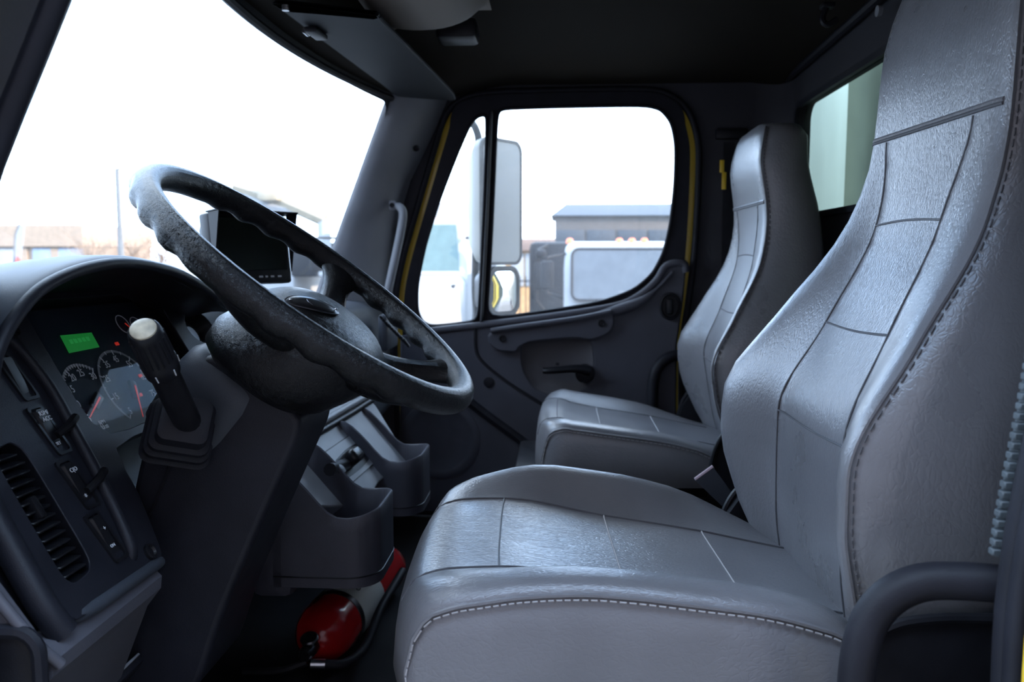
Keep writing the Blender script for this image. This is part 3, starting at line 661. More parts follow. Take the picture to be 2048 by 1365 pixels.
MB().box(S(-.848, -.107, -.006), (.012, .030, .014), rot=Matrix((EX, ES, NN)).transposed(), bev=.004).build('vent_thumb', M_SWITCH, vt)
# instrument cluster
M_DIAL = mat('dial_face', (.020, .030, .042), .6, var=.1, spec=.1)
M_LCD = emit('green_display', (.008, .14, .025), .7)
M_GLASSC = glass('cluster_lens', .002, speck=.002, refl=.004)
ic = MB().prism([p+NN*-.034 for p in CLU], NN*-.004).build('instrument_cluster', M_DIAL, dash)
MB().loft([[p+NN*-.004 for p in CLU], [p+NN*-.034 for p in CLU]], caps=False).build('cluster_wall', M_BLACK, dash, 30)
MB().prism([p+NN*-.014 for p in CLU], NN*-.001).build('lens', M_GLASSC, ic)
HD = -.033
lq = [T(*q, HD) for q in ((120, 672), (182, 666), (198, 695), (138, 707))]
MB().prism(lq, NN*.001).build('display', M_LCD, ic)
M_LCDT = emit('display_text', (.015, .20, .045), .7)
ct = sum(lq, Vector())/4
for k in range(5):
    MB().box(ct+EX*(-.022+.011*k)+ES*.003+NN*.001, (.007, .007, .001), rot=Matrix((EX, ES, NN)).transposed()).build('display_segment', M_LCDT, ic)
def dial(cx, cs, r, nums, a0, a1, needle, minor, rn):
    "cx, cs on the tilted face; a0..a1 the sweep in degrees, clockwise from the first number"
    def pol(a, rr, h=HD+.0006): return S(cx+rr*math.cos(math.radians(a)), cs+rr*math.sin(math.radians(a)), h)
    arc = [pol(lerp(a0, a1, k/48), r) for k in range(49)]
    mb = MB(); mb.loft([[pol(lerp(a0, a1, k/48), r+.0022) for k in range(49)], [pol(lerp(a0, a1, k/48), r-.0022) for k in range(49)]], closed=False)
    mb.build('scale_band', MATS['scale_grey'], ic)
    mb = MB(); n = len(nums)-1
    for k in range(n*minor+1):
        a = lerp(a0, a1, k/(n*minor)); big = k % minor == 0
        p, q = pol(a, r+.002), pol(a, r-(.007 if big else .004)); d = (q-p).normalized().cross(NN)*(.0009 if big else .0005)
        mb.prism([p+d, p-d, q-d, q+d], NN*.0006)
    mb.build('tick_marks', M_WHITE, ic)
    [text_mesh(t, .0168, pol(lerp(a0, a1, k/n), rn), EX, ES, M_WHITE, ic, 'numeral', xs=.85) for k, t in enumerate(nums) if t]
    nd = MB(); p, q = S(cx, cs, HD+.008), pol(needle, r*.86, HD+.006); d = (q-p).normalized().cross(NN)*.0016
    nd.prism([p+d, p-d, q-d*.4, q+d*.4], NN*.001); nd.build('needle', M_REDN, ic)
    dd = (pol(needle, .016)-S(cx, cs, HD+.0006)).normalized()
    MB().box(S(cx, cs, HD+.004)+dd*.006, (.034, .016, .007), rot=Matrix((dd, NN.cross(dd), NN)).transposed(), bev=.003).build('needle_cap', M_SWITCH, ic)
mat('scale_grey', (.26, .28, .31), .6, var=.05)
dial(-.578, .002, .060, ['0', '5', '10', '15', '20', '25', '30'], 242, 52, 207, 5, .046)
dial(-.474, .004, .068, ['5', '15', '25', '35', '45', '55', '65', '75'], 222, -22, 243, 2, .053)
text_mesh('RPM\nX100', .0085, T(207, 850, HD), EX, ES, M_WHITE, ic, 'lettering')
text_mesh('MPH', .007, S(-.44, -.034, HD+.001), EX, ES, M_WHITE, ic, 'lettering')
for x, s in ((-.385, .115), (-.345, .108)):
    MB().ringplate([S(x+.018*math.cos(a), s+.018*math.sin(a), HD) for a in [2*math.pi*k/20 for k in range(20)]], [S(x+.0165*math.cos(a), s+.0165*math.sin(a), HD) for a in [2*math.pi*k/20 for k in range(20)]], NN*.001).build('small_dial_ring', M_WHITE, ic)
    MB().prism([S(x, s, HD+.003), S(x+.003, s, HD+.003), S(x+.010, s-.012, HD+.003)], NN*.001).build('small_needle', M_REDN, ic)
for px, py in ((234, 688), (281, 752), (281, 790)):
    MB().box(T(px, py, HD), (.010, .006, .002), rot=Matrix((EX, ES, NN)).transposed(), bev=.0008, seg=1).build('warning_lamp', M_REDN, ic)
# round gauge pod right of the dials
pc = S(-.195, .072, -.02)
MB().loft([[p+NN*-.002 for p in POD], [lerp(pc, p+NN*-.03, .8) for p in POD], [lerp(pc, p+NN*-.034, .3) for p in POD]], caps=False).build('pod_well', M_BLACK, dash, 60)
gp = MB().lathe([(-.02, .026), (.004, .026), (.006, .022), (.003, .020), (.003, .0005)], S(-.195, .066, -.026), NN, 24).build('round_gauge', M_SWITCH, dash)
MB().lathe([(.0, .019), (.0015, .019), (.0016, .0005)], S(-.195, .066, -.0225), NN, 24).build('gauge_face', mat('pale_gauge_face', (.55, .6, .68), .25, var=.04), gp)
# instrument hood: arched lip over the dials, shell running forward to the windshield
lip = spline([Vector((-.915, .60, 1.870)), Vector((-.903, .60, 1.897)), Vector((-.875, .60, 1.928)), Vector((-.82, .60, 1.962)), Vector((-.728, .60, 1.984)), Vector((-.619, .60, 1.990)), Vector((-.487, .60, 1.975)), Vector((-.383, .60, 1.947)), Vector((-.323, .605, 1.927)), Vector((-.25, .62, 1.910)), Vector((-.17, .64, 1.896))], 5)
n = len(lip); sh = []
for k, p in enumerate(lip):
    cx_ = lerp(-.955, -.10, k/(n-1))
    row = []
    for t, (dy, f) in enumerate(((.02, -.006), (.0, .0), (.006, .010), (.03, .013), (.12, .008), (.25, -.02), (.40, -.08))):
        zz = p.z+f*(1 if f > 0 else max(.2, (p.z-1.87)/.12))
        row.append(Vector((lerp(p.x, cx_, min(1, dy/.4)*.5), p.y+dy, max(zz, 1.86))))
    sh.append(spline(row, 2))
MB().loft(sh, closed=False).build('hood_top', M_DASHTOP, dash, 70)
un = []
for k, p in enumerate(lip):
    x2 = lerp(p.x, -.6, .06); e = S(x2, max(.0, min(.168, (p.z-1.812)/.86)), -.006)
    un.append([p+Vector((0, .004, -.004)), lerp(p, e, .5)+Vector((0, 0, .004)), e])
MB().loft([spline(r, 3) for r in un], closed=False).build('hood_underside', M_DASH, dash, 70)
MB().tube([p+Vector((0, .003, .002)) for p in lip], .008, 10).build('hood_lip', M_DASH, dash, 70)
# lower grey knee panel under the bezel, with a dark pocket
kn = [S(-.955, -.145, -.045), S(-.93, -.262, -.030), S(-.905, -.276, -.012)]
def knee(x0, x1, prof): return [[Vector((x, y, z)) for y, z in prof] for x in (x0, lerp(x0, x1, .33), lerp(x0, x1, .66), x1)]
prof = [(.62, 1.60), (.545, 1.585), (.533, 1.573), (.535, 1.556), (.555, 1.53), (.60, 1.42), (.66, 1.34), (.80, 1.30), (.85, 1.45), (.85, 1.6)]
MB().loft(knee(-.945, -.705, prof)).build('knee_panel', M_KNEE, dash, 30)
MB().tube(spline([Vector((-.965, .62, 1.72)), Vector((-.962, .585, 1.66)), Vector((-.955, .545, 1.60)), Vector((-.94, .528, 1.568))], 5), .006, 10).build('knee_edge', M_KNEE, dash, 60)
MB().plate([Vector((-.975, .80, 1.85)), Vector((-.972, .66, 1.80)), Vector((-.965, .60, 1.68)), Vector((-.955, .548, 1.59)), Vector((-.955, .60, 1.42)), Vector((-.955, .80, 1.38))], [], (.02, 0, 0)).build('dash_end', M_KNEE, dash)
pk = U(22, 1350, X=-.955)
for r0, mm, nm in ((1.0, M_DASH, 'pocket_rim'), (.86, M_BLACK, 'pocket_well')):
    lp = rrect(pk+Vector((-.006 if nm == 'pocket_rim' else -.008, 0, 0)), (0, 1, 0), (0, 0, 1), .036*r0, .05*r0, .024*r0)
    (MB().tube(lp, .008, 8, closed=True) if nm == 'pocket_rim' else MB().prism(lp, (.012, 0, 0))).build(nm, mm, dash)
# passenger-side vent on the dash end
vc_ = U(790, 662, X=.70); vd = Vector((.45, -.25, -.62)).normalized()
pv = MB().box(vc_+Vector((.0, .02, 0)), (.16, .03, .11), bev=.012).build('side_vent', M_DASHTOP, dash)
for k in range(9):
    p = U(lerp(766, 812, k/8), lerp(640, 686, k/8), X=.62)
    MB().tube([p+Vector((-.004, .008, .012)), p+Vector((.006, -.008, -.012))], .0042, 6).build('vent_slot', M_BLACK, pv)
# ------------------------------------------------------------------ steering wheel
TH = math.radians(37); WC = Vector((-.57, .353, 1.956)); BU = Vector((0, math.cos(TH), math.sin(TH))); CN = Vector((0, -math.sin(TH), math.cos(TH)))
def W(a, b, c): return WC+EX*a+BU*b+CN*c
RW = .262
sw = thing('steering_wheel', W(0, 0, -.14), 'black leather-wrapped steering wheel with four spokes in front of the dials', 'steering wheel')
NR, NS = 180, 18; rings = []
for k in range(NR):
    t = 2*math.pi*k/NR; td = math.degrees(t) % 360
    d = min(td, 360-td); grip = sstep(18, 30, d)*sstep(78, 66, d)+sstep(88, 96, d)*sstep(146, 138, d)
    e1 = EX*math.sin(t)+BU*math.cos(t); r = []
    for j in range(NS):
        a = 2*math.pi*j/NS; ca, sa = math.cos(a), math.sin(a)
        rad = .0182
        if sa < .3: rad += .0026*math.sin(math.radians(d)*30)*grip*sstep(.3, -.6, sa)
        r.append(W(0, 0, 0)+e1*(RW+rad*ca*1.0)+CN*(rad*sa*1.08))
    rings.append(r)
MB().loft(rings, cyc=True).build('rim', M_WHEEL, sw, 80)
hs = []
HT = [(0, -.005), (.27, -.0065), (.5, -.011), (.70, -.019), (.86, -.031), (.96, -.045), (1, -.060)]
def hubz(a, b): return interp(HT, math.hypot(a/.130, (b+.048)/.106))
for c, bc, rb, rx in ((-.150, -.02, .055, .08), (-.146, -.02, .085, .110), (-.132, -.020, .100, .128), (-.105, -.028, .108, .136), (-.080, -.040, .108, .134))+tuple((c, -.048, .106*r, .130*r) for r, c in [(1, -.060), (.985, -.052), (.96, -.045), (.92, -.0375), (.86, -.031), (.78, -.0245), (.70, -.019), (.6, -.0145), (.5, -.011), (.38, -.0085), (.27, -.0065), (.12, -.0055), (.01, -.005)]):
    hs.append([W(rx*math.copysign(abs(math.cos(a))**(.8 if c < -.07 else .9), math.cos(a)), bc+rb*math.copysign(abs(math.sin(a))**(.8 if c < -.07 else .9), math.sin(a)), c) for a in [2*math.pi*k/48 for k in range(48)]])
hub = MB().loft(hs).build('hub', M_WHEEL, sw, 60)
hp = [[W(rx*math.cos(a), -.050+rb*math.sin(a), c) for a in [2*math.pi*k/40 for k in range(40)]] for c, rx, rb in ((-.040, .1085, .0945), (-.034, .1065, .0925), (-.0325, .104, .09))]
def seg(sx, td):
    t = math.radians(td); e = EX*math.sin(t)*sx+BU*math.cos(t); pr = []
    st = W(.085*math.sin(t)*sx, -.045+.06*math.cos(t), -.058); en = WC+e*(RW-.004)+CN*-.004
    side = (EX*math.cos(t)*sx-BU*math.sin(t))
    rs = []
    for k in range(13):
        f = k/12; p = lerp(st, en, f)+CN*(-.012*math.sin(math.pi*f))
        w = lerp(.036, .024, min(1, f*1.6)); w += .022*max(0, (f-.72)/.28)**2
        th = lerp(.022, .014, f)
        ax = (en-st).normalized(); up = side.cross(ax).normalized()
        rs.append([p+side*w*math.cos(a)+up*th*math.sin(a) for a in [2*math.pi*j/16 for j in range(16)]])
    MB().loft(rs).build('spoke', M_WHEEL, sw, 70)
for sx in (1, -1):
    seg(sx, 82); seg(sx, 150)
# horn badge on the hub
def badge(a): return
bc_, bb_ = .020, -.006
def bpt_(f, a):
    x = -.052+f*(.7*.040*math.cos(a)+.714*.019*math.sin(a)); y = -.022+f*(-.714*.040*math.cos(a)+.7*.019*math.sin(a)); return W(x, y, hubz(x, y)+.0015)
bp = [bpt_(1, 2*math.pi*k/32) for k in range(32)]
cen = sum(bp, Vector())/32
bd = MB().loft([[p+CN*-.008 for p in bp], bp, [bpt_(.9, 2*math.pi*k/32)+CN*.0015 for k in range(32)], [bpt_(.5, 2*math.pi*k/32)+CN*.002 for k in range(32)], [bpt_(.02, 2*math.pi*k/32)+CN*.002 for k in range(32)]]).build('badge', M_SWITCH, sw, 40)
MB().tube(bp, .0014, 6, closed=True).build('badge_rim', M_DSTEEL, bd)
ax_ = (bp[0]-bp[16]).normalized()
for q in (0.42, -0.42): MB().box(cen+ax_*(.08*q)*1.05+CN*.002, (.004, .004, .002), bev=.0008, seg=1).build('badge_mark', M_STEEL, bd)
MB().ringplate([cen+CN*.0024+EX*.012*math.cos(a)+BU*.012*math.sin(a) for a in [2*math.pi*k/20 for k in range(20)]], [cen+CN*.0024+EX*.010*math.cos(a)+BU*.010*math.sin(a) for a in [2*math.pi*k/20 for k in range(20)]], CN*.0008).build('emblem', M_DSTEEL, bd)
for k in (-1, 0, 1): MB().box(cen+CN*.0026+BU*.005*k, (.014, .002, .001)).build('emblem_bar', M_DSTEEL, bd)
# thumb pad on the lower near spoke
tp = [W(-.16, -.09, -.012), W(-.155, -.12, -.008), W(-.15, -.16, -.006), W(-.14, -.19, -.006)]
# ------------------------------------------------------------------ steering column with its stalk
co = thing('steering_column', W(0, 0, -.5), 'dark plastic steering column shroud below the wheel', 'steering column')
SH = [(340, 800), (378, 735), (420, 705), (520, 760), (600, 835), (598, 875), (560, 960), (505, 1085), (440, 1240), (390, 1400), (215, 1400), (240, 1160), (258, 1015), (285, 890)]
sl_ = smoothloop([U(a, b, X=-.645) for a, b in SH], 2)
o = MB().prism(sl_, (.16, 0, 0)).build('shroud', M_DASH, co, 30)
bv = o.modifiers.new('b', 'BEVEL'); bv.width = .018; bv.segments = 4; bv.limit_method = 'ANGLE'
us = []
for c, bc, rb, rx in ((-.152, .012, .060, .070), (-.165, .016, .068, .080), (-.19, .018, .070, .084), (-.24, .018, .070, .082), (-.28, .018, .068, .078)):
    us.append([W(rx*math.copysign(abs(math.cos(a))**.5, math.cos(a)), bc+rb*math.copysign(abs(math.sin(a))**.5, math.sin(a)), c) for a in [2*math.pi*k/36 for k in range(36)]])
MB().loft(us).build('upper_shroud', M_DASHTOP, co, 50)
MB().tube([U(350, 905, X=-.648), U(330, 960, X=-.649), U(300, 1030, X=-.649)], .0014, 6).build('shroud_joint', M_BLACK, co)
b0 = U(357, 872, X=-.655); b1 = U(372, 838, X=-.715); tip = U(287, 660, X=-.855)
ax1 = (b1-b0).normalized(); ax2 = (tip-b1).normalized(); axb = (b1-b0).normalized()
e1 = Vector((0, 1, 0)); e1 = (e1-axb*e1.dot(axb)).normalized(); e2 = axb.cross(e1)
L_ = (b1-b0).length; rg = []
for k, (h, s) in enumerate(((0, .044), (.10, .046), (.16, .040), (.22, .0385), (.26, .043), (.36, .042), (.42, .036), (.48, .0345), (.52, .039), (.62, .038), (.68, .032), (.76, .031), (.80, .033), (.98, .031), (1.0, .027))):
    rg.append(rrect(b0+axb*(L_*h), e1, e2, s, s, s*.35, 4))
bt = MB().loft(rg).build('stalk_boot', M_RUBBER, co, 35)
stp = [b1-ax2*.01]+[lerp(b1, tip, f) for f in (.1, .3, .5, .56, .60)]
st = MB().tube(spline(stp, 3), .0175, 16).build('stalk', M_BLACK, co, 60)
s5 = lerp(b1, tip, .56); Lk = (tip-s5).length
kb = MB().lathe([(0, .0185), (.004, .0205), (Lk*.30, .0215), (Lk*.34, .0200), (Lk*.9, .0190), (Lk*.97, .0180), (Lk, .0165)], s5, ax2, 24).build('twist_knob', M_BLACK, st)
for k in range(18):
    a = 2*math.pi*k/18; q1 = Vector((0, 0, 1)); q1 = (q1-ax2*q1.dot(ax2)).normalized(); q2 = ax2.cross(q1)
    d = q1*math.cos(a)+q2*math.sin(a)
    MB().tube([s5+ax2*(Lk*.38)+d*.0195, s5+ax2*(Lk*.88)+d*.0185], .0017, 5).build('knurl', M_BLACK, kb)
    if k % 3 == 0 or k in (1, 2, 4): MB().tube([s5+ax2*(Lk*.10)+d*.0211, s5+ax2*(Lk*.24)+d*.0217], .0009, 4).build('ring_mark', M_WHITE, kb)
MB().lathe([(0, .0145), (.003, .0145), (.0048, .012), (.0055, .006), (.0056, .0003)], tip-ax2*.0005, ax2, 24).build('end_button', M_CREAM, st)
# ignition key / chrome lever right of the column
ky = thing('ignition_key', U(632, 838, X=-.40), 'small chrome key in the dash below the wheel', 'key')
MB().tube([U(612, 838, X=-.38), U(628, 832, X=-.40)], .012, 12).build('lock_barrel', M_BLACK, ky)
MB().box(U(638, 838, X=-.405), (.010, .018, .026), rot=Matrix.Rotation(.5, 4, 'X'), bev=.004).build('key_head', M_STEEL, ky)
# ------------------------------------------------------------------ centre console with cup holders
cs_ = thing('centre_console', (0, .5, 1.3), 'slate plastic lower dash console with two cup holders', 'console')
PH = math.radians(4); C1 = Vector((math.cos(PH), -math.sin(PH), 0)); C2 = Vector((0, .65, .76)); C2 = (C2-C1*C2.dot(C1)).normalized(); C3 = C1.cross(C2)
if C3.y > 0: C3 = -C3
Q0 = U(697, 920, X=.03)
def CQ(px, py, h=0): return UP(px, py, Q0+C3*h, C3)
pan = [CQ(*q) for q in [(470, 1010), (530, 905), (600, 860), (690, 800), (745, 800), (775, 850), (800, 890), (835, 905), (790, 945), (760, 960), (738, 1000), (680, 1015), (600, 1010), (540, 1025), (490, 1060)]]
M_CONS = mat('console_plastic', (.24, .25, .27), .36, var=.10, vs=20, bump=.3, bs=900)
PLQ = [(634, 917), (711, 864), (759, 917), (688, 979)]
po = MB().prism(smoothloop(pan, 2), C3*-.03).build('console_face', M_CONS, cs_, 30)
bv = po.modifiers.new('b', 'BEVEL'); bv.width = .006; bv.segments = 3; bv.limit_method = 'ANGLE'
pq = [CQ(*q, .003) for q in PLQ]; pcen = sum(pq, Vector())/4
MB().prism([lerp(pcen, p, 1.06)+C3*-.004 for p in pq], C3*.0025).build('plate_gap', M_BLACK, cs_)
pt_ = MB().prism(pq, C3*-.003).build('lever_plate', M_CONS, cs_)
for q in pq: MB().lathe([(-.001, .0075), (.003, .0075), (.004, .005), (.004, .0005)], lerp(pcen, q, .80)+C3*.001, C3, 12).build('plate_screw', M_SWITCH, pt_)
MB().prism(smoothloop([lerp(pcen, CQ(*q, .004), 1) for q in [(660, 945), (668, 925), (690, 900), (715, 885), (735, 892), (742, 915), (725, 935), (700, 955), (675, 965)]], 2), C3*-.002).build('lever_slot', M_BLACK, pt_)
mb = MB(); mb.box(CQ(705, 915, .022), (.055, .035, .040), rot=Matrix((C1, C2, C3)).transposed(), bev=.012, seg=3)
lv_ = mb.build('valve_knob', M_SWITCH, pt_)
MB().tube([CQ(690, 930, .010), CQ(672, 935, .03), CQ(660, 940, .045)], [.014, .011, .013], 10).build('lever_arm', M_SWITCH, lv_)
MB().lathe([(-.012, .012), (.004, .014), (.010, .010), (.011, .0005)], CQ(678, 943, .035), C3, 14).build('lever_knob', M_BLACK, lv_)
MB().tube([CQ(505, 950, .004), CQ(591, 893, .004), CQ(705, 826, .004), CQ(745, 800, .004)], .008, 8).build('dark_groove', M_BLACK, cs_, 60)
MB().tube([CQ(498, 938, .006), CQ(585, 880, .006), CQ(700, 812, .006), CQ(738, 790, .006)], .009, 8).build('upper_bead', M_CONS, cs_, 60)
MB().lathe([(-.004, .008), (.003, .008), (.0, .005), (.0, .0005)], CQ(586, 905, .010), C3, 12).build('screw', M_SWITCH, cs_)
def cup(x0, x1, y0, y1, zr, zd, zb, name='cup_holder'):
    "open U-shaped cup holder: x0..x1, from the dash (y0) to its rear lip (y1); rim height zr at the rear, zd at the dash"
    cxm, hw = (x0+x1)/2, (x1-x0)/2
    plan = []; r = .055
    plan.append((x0, y0))
    for k in range(9):
        a = math.pi+math.pi/2*k/8; plan.append((x0+r+r*math.cos(a), y1+r+r*math.sin(a)))
    for k in range(9):
        a = 1.5*math.pi+math.pi/2*k/8; plan.append((x1-r+r*math.cos(a), y1+r+r*math.sin(a)))
    plan.append((x1, y0)); dn = []
    for (ax, ay), (bx, by) in zip(plan, plan[1:]):
        m = 8 if abs(by-ay) > .05 else 3
        for j in range(m): dn.append((lerp(ax, bx, j/m), lerp(ay, by, j/m)))
    dn.append(plan[-1])
    def top(y): return zr+(zd-zr)*sstep(lerp(y1, y0, .35), lerp(y1, y0, .98), y)-.010*math.sin(math.pi*min(1, max(0, (y-y1)/((y0-y1)*.6))))
    t = .007; outer, inner = [], []
    for i, (x, y) in enumerate(dn):
        a = dn[max(0, i-1)]; b = dn[min(len(dn)-1, i+1)]; d = Vector((b[0]-a[0], b[1]-a[1])).normalized(); nx, ny = -d.y, d.x
        outer.append((x, y)); inner.append((x+nx*t, y+ny*t))
    rg = []
    for (ox, oy), (ix, iy) in zip(outer, inner):
        z = top(oy); fl = .010*(1-(oy-y1)/(y0-y1))
        rg.append([Vector((ox, oy, zb)), Vector((ox, oy, lerp(zb, z, .12))), Vector((ox, oy, lerp(zb, z, .8))), Vector((ox, oy, z-.003)), Vector((lerp(ox, ix, .5), lerp(oy, iy, .5), z)), Vector((ix, iy, z-.003)), Vector((ix, iy, lerp(zb, z, .5))), Vector((ix, iy, zb+.01)), Vector((ix, iy, zb))])
    o = MB().loft(rg).build(name, M_CONSD, cs_, 50)
    MB().prism([Vector((x, y, zb+.004)) for x, y in inner], (0, 0, -.006)).build('cup_floor', M_CONSD, o)
    MB().tube([Vector((x, y, lerp(zb, zr, .14))) for x, y in outer], .0016, 6).build('cup_seam', M_BLACK, o)
    return o
M_CONSD = mat('cup_plastic', (.050, .050, .064), .45, var=.10, vs=20, bump=.3, bs=900)
cup(-.335, -.135, .515, .325, 1.545, 1.632, 1.405)
cup(.115, .305, .515, .322, 1.535, 1.622, 1.395)
MB().box((-.015, .52, 1.45), (.64, .08, .14), bev=.02).build('console_back', M_CONSD, cs_)
# ------------------------------------------------------------------ backup monitor
mo = thing('monitor', (.02, .68, 1.90), 'black backup camera monitor on the dash behind the steering wheel', 'monitor')
MN = Vector((-.5, -.85, .10)).normalized(); ME = Vector((.85, -.5, 0)).normalized(); MU = MN.cross(ME)
if MU.z < 0: MU = -MU
MC = Vector((.0, .66, 2.018))
RM = Matrix((ME, MU, MN)).transposed()
MB().box(MC-MN*.018, (.205, .150, .034), rot=RM, bev=.006).build('case', M_BLACK, mo)
MB().box(MC-MN*.052, (.165, .115, .04), rot=RM, bev=.012).build('back_shell', M_DASHTOP, mo)
M_SCR = mat('screen_glass', (.004, .004, .005), .12, var=.1)
sc = MB().box(MC+MU*.010, (.180, .112, .003), rot=RM, bev=.001, seg=1).build('screen', M_SCR, mo)
# sun hood round the screen
hdp = []
for sgn in (-1, 1): MB().prism([MC+ME*.103*sgn+MU*.078, MC+ME*.103*sgn-MU*.05, MC+ME*.103*sgn+MU*.078+MN*.035], ME*.003*-sgn).build('hood_side', M_BLACK, mo)
MB().box(MC+MU*.0765+MN*.015, (.209, .004, .045), rot=RM, bev=.0012, seg=1).build('hood_top', M_BLACK, mo)
for k, wd in ((.015, .010), (.030, .006), (.046, .009), (.066, .010)):
    MB().box(MC+ME*k-MU*.060+MN*.0005, (wd, .004, .001), rot=RM).build('button_mark', M_WHITE, mo)
MB().tube([MC-MN*.05-MU*.05, MC-MN*.05-MU*.10, MC-MN*.05-MU*.14], .013, 12).build('stand', M_BLACK, mo)
MB().lathe([(0, .05), (.008, .048), (.012, .03)], Vector((MC.x+.03, MC.y+.045, 1.884)), (0, 0, 1), 24).build('stand_base', M_BLACK, mo)
# ------------------------------------------------------------------ fire extinguisher lying on the floor
fa = Vector((-.05, .505, 1.188)); fd = Vector((.30, -.035, 0)).normalized(); FR = .066
fe = thing('fire_extinguisher', (.1, .47, 1.12), 'red fire extinguisher lying on the floor below the cup holders', 'fire extinguisher')
MB().lathe([(-.070, .018), (-.066, .028), (-.055, .042), (-.035, .056), (-.012, .064), (.01, FR), (.36, FR), (.385, .062), (.40, .05), (.40, .001)], fa, fd, 40).build('cylinder', M_RED, fe, 50)
M_LAB = mat('paper_label', (.55, .54, .50), .6, var=.06)
MB().lathe([(.065, FR+.0006), (.20, FR+.0006), (.20, FR), (.065, FR)], fa, fd, 40).build('paper_label', M_LAB, fe)
for k, (h, ang, s) in enumerate(((.10, 62, 'FIRE'), (.145, 62, 'CAUTION'))):
    a = math.radians(ang); e = Vector((0, 0, 1))*math.sin(a)-Vector((fd.y, -fd.x, 0))*0; nrm = (Vector((0, 0, 1))*math.sin(a)+Vector((0, -1, 0))*math.cos(a)).normalized()
    tang = nrm.cross(fd)
    text_mesh('ABC' if k else '02', .024, fa+fd*h+nrm*(FR+.0012), -tang if tang.z < 0 else tang, fd, M_BLACK, fe)
MB().lathe([(.045, FR+.002), (.062, FR+.002), (.062, FR), (.045, FR)], fa, fd, 40).build('strap', M_DSTEEL, fe)
va = fa-fd*.07
vb = MB().tube([va+fd*.01, va-fd*.03, va-fd*.045], [.016, .016, .012], 12).build('valve_body', M_DSTEEL, fe)
MB().lathe([(0, .017), (.010, .019), (.013, .016), (.013, .0005)], va-fd*.018+Vector((0, -.002, .018)), (-.35, 0, 1), 20).build('pressure_gauge', M_DSTEEL, vb)
MB().tube(spline([va-fd*.03+Vector((0, .0, -.02)), va-fd*.04+Vector((0, .05, -.035)), va-fd*.04+Vector((0, .13, -.04))], 4), .008, 8).build('handle', M_BLACK, vb)
MB().tube([va-fd*.035+Vector((0, -.010, -.022)), va-fd*.03+Vector((0, -.038, -.024))], .011, 10).build('hose_fitting', M_STEEL, vb)
MB().tube(spline([va-fd*.03+Vector((0, -.036, -.024)), va-fd*.01+Vector((0, -.075, -.030)), va+fd*.05+Vector((0, -.095, -.02)), va+fd*.15+Vector((0, -.095, .02)), va+fd*.30+Vector((0, -.10, .05))], 6), .010, 10).build('hose', M_RUBBER, fe)
# pedal at the lower left, buckle and brake cable between the seats
pd = thing('pedal', U(240, 1350, X=-.70), 'black ribbed pedal below the knee panel at the bottom edge', 'pedal')
pc2 = U(238, 1362, X=-.68)
MB().box(pc2, (.07, .05, .015), rot=Matrix.Rotation(-.9, 3, 'X'), bev=.005).build('pedal_pad', M_RUBBER, pd)
for k in range(5): MB().box(pc2+Vector((0, -.006, .008))+Matrix.Rotation(-.9, 3, 'X') @ Vector((0, -.018+.009*k, .004)), (.06, .0035, .004), rot=Matrix.Rotation(-.9, 3, 'X'), bev=.001, seg=1).build('pedal_rib', M_GREY, pd)
MB().tube([pc2, pc2+Vector((0, .08, -.05)), (pc2.x, .80, 1.13)], .010, 8).build('pedal_arm', M_BLACK, pd)
bk = thing('seat_belt_buckle', U(1430, 980, X=-.20), 'dark seat belt buckle on its stalk between the seats', 'seat belt')
q = [U(1391, 962, X=-.22), U(1427, 936, X=-.22), U(1485, 1015, X=-.22), U(1462, 1030, X=-.22)]
MB().prism(q, (.018, 0, 0)).build('buckle_body', M_DASHTOP, bk)
MB().tube([q[0]+Vector((.004, 0, .001)), q[1]+Vector((.004, 0, .001))], .004, 8).build('buckle_mouth', mat('pink_grey_plastic', (.36, .25, .27), .4), bk)
MB().tube([(q[2]+q[3])/2, (q[2]+q[3])/2+Vector((.0, -.06, -.14)), Vector((-.22, (q[2].y)-.10, 1.12))], .012, 8).build('stalk', M_BLACK, bk)
wq = [U(*k, X=-.25) for k in [(1462, 1028), (1480, 1012), (1500, 1000), (1512, 996), (1522, 986), (1530, 975)]]
wr_ = thing('seat_rod', wq[0], 'thin pale metal rod curving beside the driver backrest', 'rod')
MB().tube(spline([wq[0]+Vector((.0, .03, -.05))]+wq+[wq[-1]+Vector((0, -.03, .01))], 4), .0035, 8).build('rod', M_STEEL, wr_)
# ------------------------------------------------------------------ outside: own truck body, mirrors, yard
M_ASPH = mat('asphalt', (.16, .155, .15), .9, var=.25, vs=.6)
M_BODY = mat('aluminium_body', (.30, .33, .32), .42, .25, var=.35, vs=3)
nt_ = M_BODY.node_tree
for nd in nt_.nodes:
    if nd.type == 'TEX_NOISE' and nd.inputs['Scale'].default_value == 3:
        mpn = nt_.nodes.new('ShaderNodeMapping'); mpn.inputs['Scale'].default_value = (3.5, 1, .12)
        tcn = [q for q in nt_.nodes if q.type == 'TEX_COORD'][0]; nt_.links.new(tcn.outputs['Object'], mpn.inputs[0]); nt_.links.new(mpn.outputs[0], nd.inputs['Vector'])
gp_ = MB().box((20, 20, -.05), (400, 400, .1)); struct('floor_yard', gp_, M_ASPH, 'grey asphalt yard outside the cab windows', 'ground')
tb_ = thing('truck_body', (0, -3.2, .9), 'pale metal cargo body behind the rear window', 'truck body')
MB().box((0, -3.2, 2.25), (2.50, 4.42, 2.7), bev=.03).build('body_shell', mat('olive_body', (.085, .09, .07), .85, var=.2, vs=4, spec=.03), tb_)
for x in (-1.235, 1.235): MB().box((x, -1.02, 2.25), (.05, .05, 2.72), bev=.012).build('corner_post', MATS['olive_body'], tb_)
MB().box((0, -3.0, .80), (1.0, 4.6, .22), bev=.02).build('chassis', M_BLACK, tb_)
